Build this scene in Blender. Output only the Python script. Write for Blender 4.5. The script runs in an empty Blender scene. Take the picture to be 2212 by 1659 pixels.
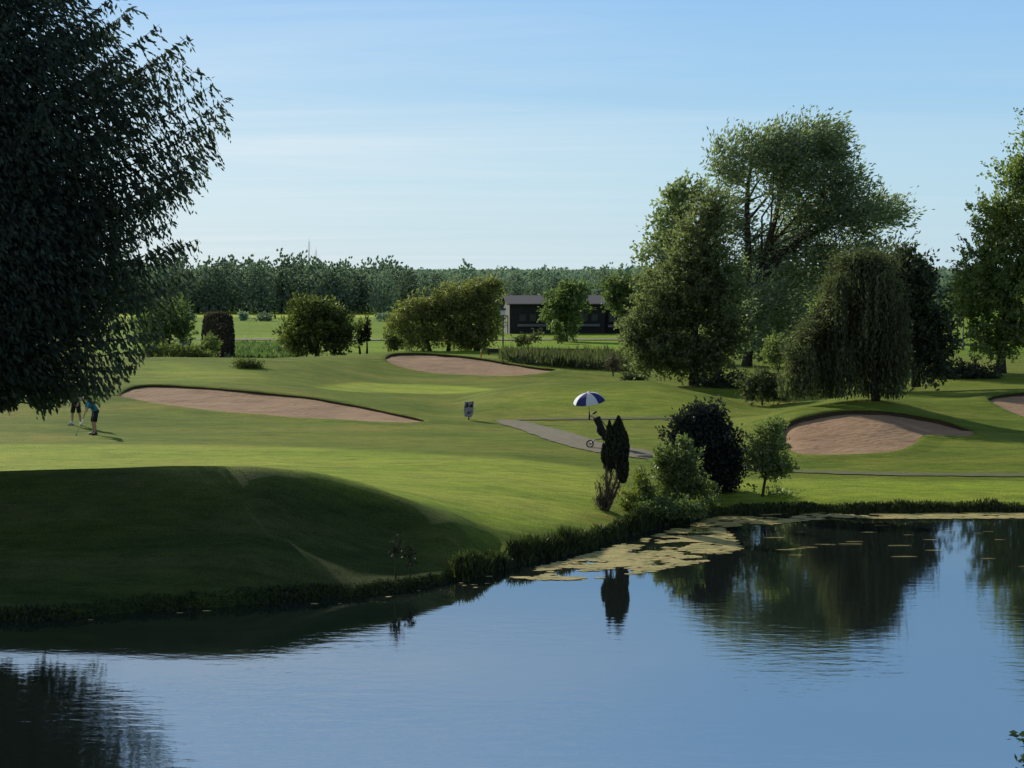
import bpy, bmesh, math, random
import numpy as np
from mathutils import Vector, Matrix, geometry

rng = np.random.default_rng(7)
random.seed(7)
sc = bpy.context.scene
col = sc.collection
R = math.radians

# ------------------------------------------------------------------ camera frame
F, CX, HY, CAMZ = 2000.0, 512.0, 282.0, 7.0      # focal length in px of a 1024 wide frame, horizon row, eye height
def at(px, py, d):
    return Vector(((px - CX) / F * d, d, CAMZ - (py - HY) / F * d))
K = 0.46293                                      # notes were taken on a 2212 px wide view of the photo
def dp(pts):
    return [(x * K, y * K) for x, y in pts]

SUN_AZ = Vector((0.53, -0.848)).normalized()     # direction the light travels on the ground
SUN_EL = R(22)

# ------------------------------------------------------------------ objects helpers
def tag(o, label=None, cat=None, group=None, kind=None):
    if label: o['label'] = label
    if cat: o['category'] = cat
    if group: o['group'] = group
    if kind: o['kind'] = kind
    return o
def thing(name, label, cat, loc, rotz=0.0, group=None):
    o = bpy.data.objects.new(name, None)
    o.empty_display_size = 0.3
    col.objects.link(o)
    o.location = loc
    o.rotation_euler = (0, 0, rotz)
    return tag(o, label, cat, group)
def link(name, me, mat=None, parent=None, loc=None, smooth=False):
    o = bpy.data.objects.new(name, me)
    col.objects.link(o)
    if mat is not None and not me.materials: me.materials.append(mat)
    if parent is not None: o.parent = parent
    if loc is not None: o.location = loc
    if smooth:
        me.polygons.foreach_set('use_smooth', [True] * len(me.polygons))
    return o
def copy_tree(o, parent=None):
    c = o.copy(); col.objects.link(c); c.parent = parent
    for ch in list(o.children): copy_tree(ch, c)
    return c

class MB:
    def __init__(s): s.v = []; s.f = []
    def add(s, vs, fs):
        n = len(s.v); s.v += [tuple(p) for p in vs]; s.f += [tuple(i + n for i in f) for f in fs]; return s
    def tube(s, pts, rad, sides=6, cap=True):
        pts = [Vector(p) for p in pts]
        if not hasattr(rad, '__len__'): rad = [rad] * len(pts)
        vs = []; fs = []; up = None
        for i, p in enumerate(pts):
            t = (pts[min(i + 1, len(pts) - 1)] - pts[max(i - 1, 0)]).normalized()
            if up is None:
                a = Vector((0, 1, 0)) if abs(t.y) < .9 else Vector((1, 0, 0))
            else: a = up
            b = t.cross(a)
            if b.length < 1e-5: b = t.cross(Vector((1, 0, .3)))
            b.normalize(); c = b.cross(t).normalized(); up = c
            r = rad[i]; rx, ry = (r if hasattr(r, '__len__') else (r, r))
            for k in range(sides):
                th = 2 * math.pi * k / sides
                vs.append(p + b * math.cos(th) * rx + c * math.sin(th) * ry)
        for i in range(len(pts) - 1):
            for k in range(sides):
                a = i * sides + k; b2 = i * sides + (k + 1) % sides
                fs.append((a, b2, b2 + sides, a + sides))
        if cap:
            fs.append(tuple(range(sides))[::-1]); fs.append(tuple(range((len(pts) - 1) * sides, len(pts) * sides)))
        return s.add(vs, fs)
    def box(s, c, h, rz=0.0, ry=0.0):
        M = Matrix.Rotation(rz, 3, 'Z') @ Matrix.Rotation(ry, 3, 'Y'); c = Vector(c)
        vs = [c + M @ Vector((x * h[0], y * h[1], z * h[2])) for x in (-1, 1) for y in (-1, 1) for z in (-1, 1)]
        return s.add(vs, [(0, 1, 3, 2), (4, 6, 7, 5), (0, 4, 5, 1), (2, 3, 7, 6), (0, 2, 6, 4), (1, 5, 7, 3)])
    def torus(s, c, axis, R0, r, n=20, m=6):
        axis = Vector(axis).normalized(); a = axis.orthogonal().normalized(); b = axis.cross(a)
        vs = []; fs = []
        for i in range(n):
            th = 2 * math.pi * i / n; e = a * math.cos(th) + b * math.sin(th)
            for k in range(m):
                ph = 2 * math.pi * k / m
                vs.append(Vector(c) + e * (R0 + r * math.cos(ph)) + axis * r * math.sin(ph))
        for i in range(n):
            for k in range(m):
                fs.append((i * m + k, ((i + 1) % n) * m + k, ((i + 1) % n) * m + (k + 1) % m, i * m + (k + 1) % m))
        return s.add(vs, fs)
    def ball(s, c, r, n=12, m=8):
        r = r if hasattr(r, '__len__') else (r, r, r); vs = []; fs = []
        for j in range(m + 1):
            ph = math.pi * j / m
            for i in range(n):
                th = 2 * math.pi * i / n
                vs.append((c[0] + r[0] * math.sin(ph) * math.cos(th), c[1] + r[1] * math.sin(ph) * math.sin(th), c[2] + r[2] * math.cos(ph)))
        for j in range(m):
            for i in range(n):
                fs.append((j * n + i, (j + 1) * n + i, (j + 1) * n + (i + 1) % n, j * n + (i + 1) % n))
        return s.add(vs, fs)
    def mesh(s, name):
        me = bpy.data.meshes.new(name); me.from_pydata(s.v, [], s.f); me.update(); return me
    def build(s, name, mat, parent=None, loc=None, smooth=True):
        return link(name, s.mesh(name), mat, parent, loc, smooth)

# ------------------------------------------------------------------ materials
MATS = {}
def newmat(name):
    m = bpy.data.materials.new(name); m.use_nodes = True
    nt = m.node_tree; nt.nodes.clear()
    out = nt.nodes.new('ShaderNodeOutputMaterial')
    return m, nt, out
def N(nt, t, **kw):
    n = nt.nodes.new(t)
    for k, v in kw.items():
        if hasattr(n, k): setattr(n, k, v)
        else: n.inputs[k].default_value = v
    return n
def rgba(c): return (c[0], c[1], c[2], 1.0)
def mixrgb(nt, fac, a, b, mode='MIX'):
    n = nt.nodes.new('ShaderNodeMix'); n.data_type = 'RGBA'; n.blend_type = mode
    for sock, v in ((n.inputs[0], fac), (n.inputs[6], a), (n.inputs[7], b)):
        if hasattr(v, 'is_linked'): nt.links.new(v, sock)
        elif hasattr(v, '__len__'): sock.default_value = rgba(v)
        else: sock.default_value = v
    return n.outputs[2]
def ramp(nt, src, stops):
    n = nt.nodes.new('ShaderNodeValToRGB'); e = n.color_ramp.elements
    while len(e) < len(stops): e.new(0.5)
    for el, (p, c) in zip(e, stops):
        el.position = p; el.color = rgba(c) if hasattr(c, '__len__') else (c, c, c, 1)
    nt.links.new(src, n.inputs[0]); return n.outputs[0]
def noise(nt, scale, detail=4, rough=.55, vec=None, dist=0.0):
    n = N(nt, 'ShaderNodeTexNoise'); n.inputs['Scale'].default_value = scale
    n.inputs['Detail'].default_value = detail; n.inputs['Roughness'].default_value = rough; n.inputs['Distortion'].default_value = dist
    if vec is not None: nt.links.new(vec, n.inputs['Vector'])
    return n.outputs[0]

def leafmat(name, dark, light, trans=.35, gloss=.06):
    m, nt, out = newmat(name)
    a = N(nt, 'ShaderNodeAttribute', attribute_name='tint')
    oi = N(nt, 'ShaderNodeObjectInfo')
    c = mixrgb(nt, a.outputs['Fac'], dark, light)
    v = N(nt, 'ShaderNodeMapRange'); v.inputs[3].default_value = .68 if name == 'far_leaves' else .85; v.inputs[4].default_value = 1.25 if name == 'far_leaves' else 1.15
    nt.links.new(oi.outputs['Random'], v.inputs[0])
    hs = N(nt, 'ShaderNodeHueSaturation'); nt.links.new(v.outputs[0], hs.inputs['Value']); nt.links.new(c, hs.inputs['Color'])
    d = N(nt, 'ShaderNodeBsdfDiffuse'); t = N(nt, 'ShaderNodeBsdfTranslucent'); g = N(nt, 'ShaderNodeBsdfGlossy', Roughness=.45)
    nt.links.new(hs.outputs[0], d.inputs[0])
    tc = mixrgb(nt, 1.0, hs.outputs[0], (1.08, 1.18, .7), 'MULTIPLY'); nt.links.new(tc, t.inputs[0])
    m1 = N(nt, 'ShaderNodeMixShader'); m1.inputs[0].default_value = trans
    nt.links.new(d.outputs[0], m1.inputs[1]); nt.links.new(t.outputs[0], m1.inputs[2])
    m2 = N(nt, 'ShaderNodeMixShader'); m2.inputs[0].default_value = gloss
    nt.links.new(m1.outputs[0], m2.inputs[1]); nt.links.new(g.outputs[0], m2.inputs[2])
    nt.links.new(m2.outputs[0], out.inputs[0]); return m
def plain(name, c1, c2=None, scale=6.0, rough=.8, bump=.0, spec=.3, metal=0.0):
    m, nt, out = newmat(name)
    b = N(nt, 'ShaderNodeBsdfPrincipled'); b.inputs['Roughness'].default_value = rough
    b.inputs['Specular IOR Level'].default_value = spec; b.inputs['Metallic'].default_value = metal
    tc = N(nt, 'ShaderNodeTexCoord')
    n = noise(nt, scale, 5, .6, tc.outputs['Object'])
    c2 = c2 or tuple(x * .7 for x in c1)
    nt.links.new(ramp(nt, n, [(.3, c2), (.7, c1)]), b.inputs['Base Color'])
    if bump:
        bm = N(nt, 'ShaderNodeBump'); bm.inputs['Strength'].default_value = bump; bm.inputs['Distance'].default_value = .05
        nt.links.new(n, bm.inputs['Height']); nt.links.new(bm.outputs[0], b.inputs['Normal'])
    nt.links.new(b.outputs[0], out.inputs[0]); return m

bark = plain('bark', (.075, .06, .045), (.03, .025, .02), 9, .9, .6)
bark_pale = plain('pale_bark', (.3, .28, .25), (.15, .14, .12), 7, .9, .4)
bark_dead = plain('dead_bark', (.16, .12, .085), (.07, .05, .035), 14, .9, .5)

# ------------------------------------------------------------------ terrain heights
def pchip(x, y, xi):
    x = np.asarray(x, float); y = np.asarray(y, float); h = np.diff(x); dl = np.diff(y) / h
    m = np.zeros(len(x))
    for i in range(1, len(x) - 1):
        if dl[i - 1] * dl[i] > 0:
            w1 = 2 * h[i] + h[i - 1]; w2 = h[i] + 2 * h[i - 1]
            m[i] = (w1 + w2) / (w1 / dl[i - 1] + w2 / dl[i])
    m[0] = dl[0]; m[-1] = dl[-1]
    xi = np.clip(xi, x[0], x[-1]); k = np.clip(np.searchsorted(x, xi) - 1, 0, len(x) - 2)
    t = (xi - x[k]) / h[k]
    return ((2 * t**3 - 3 * t**2 + 1) * y[k] + (t**3 - 2 * t**2 + t) * h[k] * m[k] + (-2 * t**3 + 3 * t**2) * y[k + 1] + (t**3 - t**2) * h[k] * m[k + 1])

FAR = [(160, 1.2), (200, 1.05), (235, 1.0), (300, .7), (400, .2), (430, .1), (600, .5), (1000, 3), (1500, 7), (2200, 10), (9000, 10)]
NEAR = [(5, 4.0), (14, 1.6), (22, .7), (35, .6)]
def ridge(yc, drop=0.0):      # the steep near bank at the left, its crest seen at row yc
    zc = 7 - (yc - 282) * .025
    return [(41, .2), (44, .22 * zc), (46.5, .46 * zc), (48.3, .72 * zc), (49.4, .93 * zc), (50, zc), (51.2, zc - .17), (53, zc - .46), (56, 1.45), (61, 1.08), (66, .9)]
LB = [(72, .92), (80, .92), (86, 1.1), (92, 1.48), (97, 1.96), (104, 2.2), (115, 2.6), (122, 2.3), (132, 1.6)]
COLS = {
 -700: [(36, .3), (40, 1.4), (49, 2.0), (60, 1.4), (72, 1.2), (90, 1.5), (115, 2.3), (132, 1.6)],
 -150: ridge(474) + LB, 0: ridge(472) + LB, 100: ridge(469) + LB, 185: ridge(466) + LB, 245: ridge(466) + LB,
 300: [(43, .25), (45.5, .62), (47.6, 1.15), (49.2, 1.85), (49.9, 2.18), (50.4, 2.27), (51.6, 2.1), (53, 1.88), (56, 1.5), (61, 1.12), (66, .92), (72, .92), (80, .92), (86, 1.0), (90, 1.3), (95, 1.7), (104, 1.95), (115, 2.5), (125, 2.3), (135, 1.9)],
 350: [(44, .25), (46.5, .55), (48.4, 1.02), (49.6, 1.6), (50.3, 1.93), (50.8, 2.0), (52, 1.85), (53.5, 1.68), (56, 1.42), (61, 1.06), (66, .93), (72, .92), (80, .92), (86, 1.0), (90, 1.2), (95, 1.45), (104, 1.6), (112, 1.9), (118, 2.1), (125, 2.4), (135, 2.0)],
 400: [(45, .22), (47, .4), (48.6, .78), (49.7, 1.32), (50.4, 1.6), (51.5, 1.52), (53, 1.42), (56, 1.24), (61, 1.03), (66, .95), (72, .93), (80, .92), (86, .95), (90, 1.12), (95, 1.28), (102, 1.35), (112, 1.45), (118, 1.6), (124, 2.2), (128, 2.55), (134, 2.1), (145, 1.5)],
 450: [(46.2, .2), (47.4, .34), (48.6, .66), (49.5, 1.02), (50.2, 1.1), (52, 1.08), (56, 1.03), (61, .97), (66, .95), (72, .93), (80, .92), (86, .9), (92, .98), (100, 1.2), (112, 1.35), (118, 1.5), (123, 2.0), (128, 2.35), (134, 2.1), (145, 1.5)],
 500: [(49.5, .25), (52, .6), (56, .82), (61, .9), (66, .92), (72, .9), (80, .87), (86, .85), (89, .92), (94, 1.4), (99, 1.72), (104, 1.42), (112, 1.36), (118, 1.5), (123, 1.8), (128, 2.0), (134, 1.8), (145, 1.4)],
 560: [(51, .25), (54, .45), (58, .62), (66, .75), (75, .8), (80, .84), (86, .85), (89, .92), (94, 1.55), (98, 1.98), (100, 2.05), (104, 1.6), (110, 1.2), (118, 1.3), (122, 1.55), (128, 1.6), (140, 1.3)],
 640: [(56, .25), (60, .4), (66, .62), (75, .8), (80, .84), (86, .85), (89, .92), (94, 1.55), (98, 1.98), (100, 2.05), (104, 1.6), (112, 1.1), (118, 1.2), (125, 1.3), (140, 1.3)],
 700: [(60.5, .25), (64, .45), (68, .6), (75, .75), (80, .82), (86, .85), (89, .92), (94, 1.3), (98, 1.56), (104, 1.1), (112, 1.2), (118, 1.2), (125, 1.3), (140, 1.3)],
 760: [(60.5, .25), (64, .45), (68, .6), (71, .72), (75, .9), (80, 1.25), (83, 1.4), (87, 1.15), (95, .85), (104, 1.0), (112, 1.2), (125, 1.3), (140, 1.3)],
 805: [(60.5, .25), (64, .45), (68, .65), (71, .82), (75, 1.15), (80, 1.6), (83, 1.8), (87, 1.55), (95, 1.15), (104, 1.1), (112, 1.2), (125, 1.3), (140, 1.3)],
 870: [(60.5, .25), (64, .45), (68, .65), (71, .8), (75, 1.1), (80, 1.6), (83, 1.8), (86, 1.9), (90, 1.8), (96, 1.6), (104, 1.4), (112, 1.3), (125, 1.3), (140, 1.3)],
 940: [(60.5, .25), (64, .45), (68, .65), (71, .78), (75, .85), (80, 1.1), (85, 1.45), (90, 1.6), (96, 1.6), (104, 1.4), (112, 1.3), (125, 1.3), (140, 1.3)],
 1024: [(60.5, .25), (64, .45), (68, .65), (71, .8), (80, 1.0), (86, 1.25), (92, 1.7), (95, 1.85), (104, 1.5), (112, 1.3), (125, 1.3), (140, 1.3)],
 1500: [(60.5, .3), (71, .9), (90, 1.4), (112, 1.3), (140, 1.3)],
}
DG = np.concatenate([np.arange(5, 24, 1.5), np.arange(24, 66, .4), np.arange(66, 132, .3),
                     132 * 1.02 ** np.arange(0, 62), 132 * 1.02 ** 61 * 1.09 ** np.arange(1, 36)])
UG = np.concatenate([np.linspace(-1.4, -.31, 40)[:-1], np.arange(-.31, .3101, .0014), np.linspace(.31, 1.4, 40)[1:]])
UG = np.unique(np.round(UG, 6))
cpx = sorted(COLS)
prof = []
for c in cpx:
    pts = NEAR + [p for p in COLS[c]] + FAR
    xs = [p[0] for p in pts]; ys = [p[1] for p in pts]
    prof.append(pchip(xs, ys, DG))
prof = np.array(prof)                                   # columns x depth
pxg = np.clip(UG * F + CX, cpx[0], cpx[-1])
H = np.zeros((len(UG), len(DG)))
for j in range(len(DG)):
    H[:, j] = pchip(cpx, prof[:, j], pxg)
UU, DD = np.meshgrid(UG, DG, indexing='ij')
XX = UU * DD; YY = DD.copy()
# small natural unevenness
def vnoise(x, y, s, seed):
    r = np.random.default_rng(seed); T = r.random((64, 64))
    x = x / s; y = y / s; xi = np.floor(x).astype(int); yi = np.floor(y).astype(int)
    fx = x - xi; fy = y - yi; fx = fx * fx * (3 - 2 * fx); fy = fy * fy * (3 - 2 * fy)
    g = lambda a, b: T[a % 64, b % 64]
    return (g(xi, yi) * (1 - fx) + g(xi + 1, yi) * fx) * (1 - fy) + (g(xi, yi + 1) * (1 - fx) + g(xi + 1, yi + 1) * fx) * fy - .5
H += vnoise(XX, YY, 3.0, 1) * .05 + vnoise(XX, YY, 9.0, 2) * .10 * (DD < 140)

# shoreline of the pond, then the near bank
shore_px = [(-700, 640), (-300, 634), (-100, 628), (9, 622), (60, 619), (116, 615), (170, 610), (218, 607), (290, 602), (359, 597), (400, 592), (428, 588), (455, 582),
            (481, 575), (500, 569), (530, 562), (560, 556), (585, 550), (605, 543), (625, 537), (645, 531), (660, 527), (680, 523), (700, 519), (725, 516), (760, 514),
            (800, 513.5), (860, 513), (900, 513.5), (960, 512.5), (1024, 512.5), (1100, 514), (1250, 520), (1450, 540)]
shore = [((px - CX) / F * (14000 / (py - HY)), 14000 / (py - HY)) for px, py in shore_px]
random.seed(3)
def wiggle(pts, sub, amp):
    o = []
    for a, b in zip(pts[:-1], pts[1:]):
        for k in range(sub):
            t = k / sub
            o.append((a[0] * (1 - t) + b[0] * t + random.uniform(-amp, amp), a[1] * (1 - t) + b[1] * t + random.uniform(-amp, amp)))
    return o + [pts[-1]]
shore = wiggle(shore, 3, .12)
pond = shore + [(34, 30), (22, 23), (8, 22), (-8, 22.5), (-22, 23)]
def poly_sd(poly, x, y):
    P = np.array(poly); Q = np.roll(P, -1, 0)
    d = np.full(x.shape, 1e9); ins = np.zeros(x.shape, bool)
    for (ax, ay), (bx, by) in zip(P, Q):
        ex, ey = bx - ax, by - ay; L = ex * ex + ey * ey + 1e-12
        t = np.clip(((x - ax) * ex + (y - ay) * ey) / L, 0, 1)
        d = np.minimum(d, (x - ax - t * ex) ** 2 + (y - ay - t * ey) ** 2)
        c = (ay > y) != (by > y)
        if c.any():
            xi = ax + (y - ay) / (by - ay + 1e-12) * ex
            ins ^= c & (x < xi)
    d = np.sqrt(d)
    return np.where(ins, d, -d)          # positive inside
near = DD < 80
sdp = np.full(DD.shape, -99.0)
sdp[near] = poly_sd(pond, XX[near], YY[near])
s = np.clip(-sdp, 0, None)
bankz = .2 * np.clip(s / .3, 0, 1)
w = np.clip(s / 1.5, 0, 1); w = w * w * (3 - 2 * w)
H = np.where(sdp > 0, -np.minimum(.1 + sdp * .5, 1.3), np.where(near, bankz * (1 - w) + np.maximum(H, .15) * w, H))
H0 = H.copy()

def gz(x, y, A=None):
    A = H0 if A is None else A
    x = np.asarray(x, float); y = np.asarray(y, float); u = x / np.maximum(y, 1e-6)
    i = np.clip(np.searchsorted(UG, u) - 1, 0, len(UG) - 2); j = np.clip(np.searchsorted(DG, y) - 1, 0, len(DG) - 2)
    a = np.clip((u - UG[i]) / (UG[i + 1] - UG[i]), 0, 1); b = np.clip((y - DG[j]) / (DG[j + 1] - DG[j]), 0, 1)
    return (A[i, j] * (1 - a) + A[i + 1, j] * a) * (1 - b) + (A[i, j + 1] * (1 - a) + A[i + 1, j + 1] * a) * b
def ground(px, d):
    x = (px - CX) / F * d
    return Vector((x, d, float(gz(x, d))))
def hit(px, py, d0=40.0, d1=900.0):
    ds = np.concatenate([np.arange(d0, 140, .05), 140 * 1.002 ** np.arange(0, 1000)])
    ds = ds[ds < d1]
    zr = CAMZ - (py - HY) / F * ds
    b = gz((px - CX) / F * ds, ds) >= zr
    k = int(np.argmax(b)) if b.any() else len(ds) - 1
    return ((px - CX) / F * ds[k], ds[k])

def smooth_closed(pts, n=6):
    out = []; m = len(pts)
    for i in range(m):
        p0, p1, p2, p3 = (np.array(pts[(i + k - 1) % m]) for k in range(4))
        for k in range(n):
            t = k / n
            out.append(tuple(.5 * ((2 * p1) + (-p0 + p2) * t + (2 * p0 - 5 * p1 + 4 * p2 - p3) * t * t + (-p0 + 3 * p1 - 3 * p2 + p3) * t ** 3)))
    return out

def cdt_sheet(poly, step, zfun, name):
    xs = [p[0] for p in poly]; ys = [p[1] for p in poly]
    gx, gy = np.meshgrid(np.arange(min(xs), max(xs), step), np.arange(min(ys), max(ys), step))
    gx = gx.ravel() + rng.uniform(-.2, .2, gx.size) * step; gy = gy.ravel() + rng.uniform(-.2, .2, gy.size) * step
    k = poly_sd(poly, gx, gy) > step * .45
    pts = [Vector(p) for p in poly] + [Vector((a, b)) for a, b in zip(gx[k], gy[k])]
    n = len(poly)
    v, e, f, *_ = geometry.delaunay_2d_cdt(pts, [(i, (i + 1) % n) for i in range(n)], [], 1, 1e-5)
    vx = np.array([p.x for p in v]); vy = np.array([p.y for p in v])
    vz = zfun(vx, vy)
    me = bpy.data.meshes.new(name)
    me.from_pydata(list(zip(vx, vy, vz)), [], [tuple(q) for q in f]); me.update()
    bm = bmesh.new(); bm.from_mesh(me); bmesh.ops.recalc_face_normals(bm, faces=bm.faces)
    if sum(fc.normal.z for fc in bm.faces) < 0: bmesh.ops.reverse_faces(bm, faces=bm.faces)
    bm.to_mesh(me); bm.free()
    return me

# ------------------------------------------------------------------ bunkers
BUNK = [
 ('wide shallow sand bunker below the left mound, behind the golfers', .07,
  [(258, 856), (272, 842), (300, 834), (350, 832), (430, 836), (520, 843), (620, 853), (700, 863), (780, 877), (850, 892), (905, 904), (919, 911), (880, 914), (800, 912), (700, 906), (600, 900), (500, 892), (400, 881), (330, 871), (285, 862)]),
 ('sand bunker high on the rise in front of the willow clump', .09,
  [(832, 775), (845, 766), (880, 763), (930, 764), (1000, 770), (1060, 778), (1120, 788), (1170, 795), (1204, 799), (1180, 805), (1130, 811), (1080, 813), (1000, 811), (930, 806), (880, 797), (845, 786)]),
 ('deep sand bunker cut into the mound below the weeping tree', .15,
  [(1686, 930), (1702, 913), (1750, 898), (1800, 889), (1850, 886), (1900, 887), (1960, 894), (2020, 905), (2065, 917), (2105, 933), (2090, 943), (2040, 943), (1995, 942), (1975, 960), (1935, 975), (1880, 981), (1800, 984), (1735, 983), (1702, 970), (1686, 948)]),
 ('sand bunker cut off by the right edge of the view', .12,
  [(2133, 863), (2150, 855), (2212, 848), (2290, 850), (2330, 872), (2290, 903), (2230, 905), (2180, 889), (2150, 873)]),
]
sand = None
def sandmat():
    m, nt, out = newmat('sand')
    b = N(nt, 'ShaderNodeBsdfPrincipled'); b.inputs['Roughness'].default_value = .95; b.inputs['Specular IOR Level'].default_value = .1
    tc = N(nt, 'ShaderNodeTexCoord'); mp = N(nt, 'ShaderNodeMapping'); mp.inputs['Scale'].default_value = (.6, 1.2, 1); mp.inputs['Rotation'].default_value = (0, 0, .5)
    nt.links.new(tc.outputs['Object'], mp.inputs[0])
    n1 = noise(nt, .8, 7, .7, mp.outputs[0], 1.2); n2 = noise(nt, 14, 5, .7, mp.outputs[0])
    c = ramp(nt, n1, [(.3, (.21, .125, .066)), (.5, (.36, .225, .122)), (.72, (.48, .315, .185))])
    c = mixrgb(nt, .35, c, ramp(nt, n2, [(.35, (.2, .115, .062)), (.65, (.48, .31, .185))]))
    nt.links.new(c, b.inputs['Base Color'])
    w = N(nt, 'ShaderNodeTexWave'); w.inputs['Scale'].default_value = 1.1; w.inputs['Distortion'].default_value = 16.0; w.inputs['Detail Scale'].default_value = .7; w.inputs['Detail'].default_value = 3
    nt.links.new(mp.outputs[0], w.inputs[0])
    wl = N(nt, 'ShaderNodeMath', operation='MULTIPLY'); wl.inputs[1].default_value = .45; nt.links.new(w.outputs['Fac'], wl.inputs[0])
    ad = N(nt, 'ShaderNodeMath', operation='ADD'); nt.links.new(wl.outputs[0], ad.inputs[0]); nt.links.new(n2, ad.inputs[1])
    bm = N(nt, 'ShaderNodeBump'); bm.inputs['Strength'].default_value = .55; bm.inputs['Distance'].default_value = .05
    nt.links.new(ad.outputs[0], bm.inputs['Height']); nt.links.new(bm.outputs[0], b.inputs['Normal'])
    nt.links.new(b.outputs[0], out.inputs[0]); return m
sand = sandmat()
soil = plain('soil_edge', (.1, .06, .035), (.05, .045, .02), 8, .95, .3)

def grassmat(name, zones=True):
    m, nt, out = newmat(name)
    b = N(nt, 'ShaderNodeBsdfPrincipled'); b.inputs['Roughness'].default_value = .85; b.inputs['Specular IOR Level'].default_value = .03
    tc = N(nt, 'ShaderNodeTexCoord')
    mp = N(nt, 'ShaderNodeMapping'); mp.inputs['Scale'].default_value = (.45, 1.25, 1); nt.links.new(tc.outputs['Object'], mp.inputs[0])
    n1 = noise(nt, .22, 7, .66, mp.outputs[0], .6)
    n2 = noise(nt, 2.2, 6, .75, mp.outputs[0])
    n3 = noise(nt, 22, 3, .7, tc.outputs['Object'])
    za = N(nt, 'ShaderNodeAttribute', attribute_name='zone'); fa = N(nt, 'ShaderNodeAttribute', attribute_name='field')
    rough = ramp(nt, n1, [(.34, (.12, .178, .022)), (.5, (.178, .232, .032)), (.66, (.262, .258, .05))])
    fair = ramp(nt, n1, [(.34, (.28, .385, .04)), (.66, (.41, .45, .07))])
    c = mixrgb(nt, za.outputs['Fac'], rough, fair) if zones else rough
    n4 = noise(nt, .75, 6, .7, mp.outputs[0], .8)
    c = mixrgb(nt, .7, c, ramp(nt, n4, [(.32, (.66, .72, .7)), (.5, (1, 1, 1)), (.7, (1.26, 1.16, 1.1))]), 'MULTIPLY')
    n5 = noise(nt, .33, 5, .65, tc.outputs['Object'], .3)
    c = mixrgb(nt, ramp(nt, n5, [(.56, 0.0), (.72, .42)]), c, (.235, .195, .06))
    c = mixrgb(nt, .85, c, ramp(nt, n2, [(.28, (.5, .55, .5)), (.5, (1, 1, 1)), (.74, (1.45, 1.36, 1.25))]), 'MULTIPLY')
    c = mixrgb(nt, 1.0, c, ramp(nt, n3, [(.28, (.5, .54, .5)), (.5, (1, 1, 1)), (.74, (1.5, 1.45, 1.3))]), 'MULTIPLY')
    if zones:
        c = mixrgb(nt, fa.outputs['Fac'], c, ramp(nt, n1, [(.35, (.4, .4, .07)), (.65, (.48, .46, .09))]))
        md = N(nt, 'ShaderNodeAttribute', attribute_name='meadow')
        c = mixrgb(nt, md.outputs['Fac'], c, mixrgb(nt, 1.0, c, (.92, 1.1, .8), 'MULTIPLY'))
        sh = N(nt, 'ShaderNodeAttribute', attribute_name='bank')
        c = mixrgb(nt, sh.outputs['Fac'], c, (.34, .37, .74), 'MULTIPLY')  # turf colour darkened and blued to paint shade on the left bank
    nt.links.new(c, b.inputs['Base Color'])
    b.inputs['Sheen Weight'].default_value = .0; b.inputs['Sheen Roughness'].default_value = .5
    b.inputs['Sheen Tint'].default_value = (.75, .85, .3, 1)
    ad = N(nt, 'ShaderNodeMath', operation='ADD'); nt.links.new(n2, ad.inputs[0]); nt.links.new(n3, ad.inputs[1])
    bm = N(nt, 'ShaderNodeBump'); bm.inputs['Strength'].default_value = .8; bm.inputs['Distance'].default_value = .09
    nt.links.new(ad.outputs[0], bm.inputs['Height']); nt.links.new(bm.outputs[0], b.inputs['Normal'])
    nt.links.new(b.outputs[0], out.inputs[0]); return m
grass = grassmat('turf'); lipgrass = grassmat('lip_turf', False)

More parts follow.
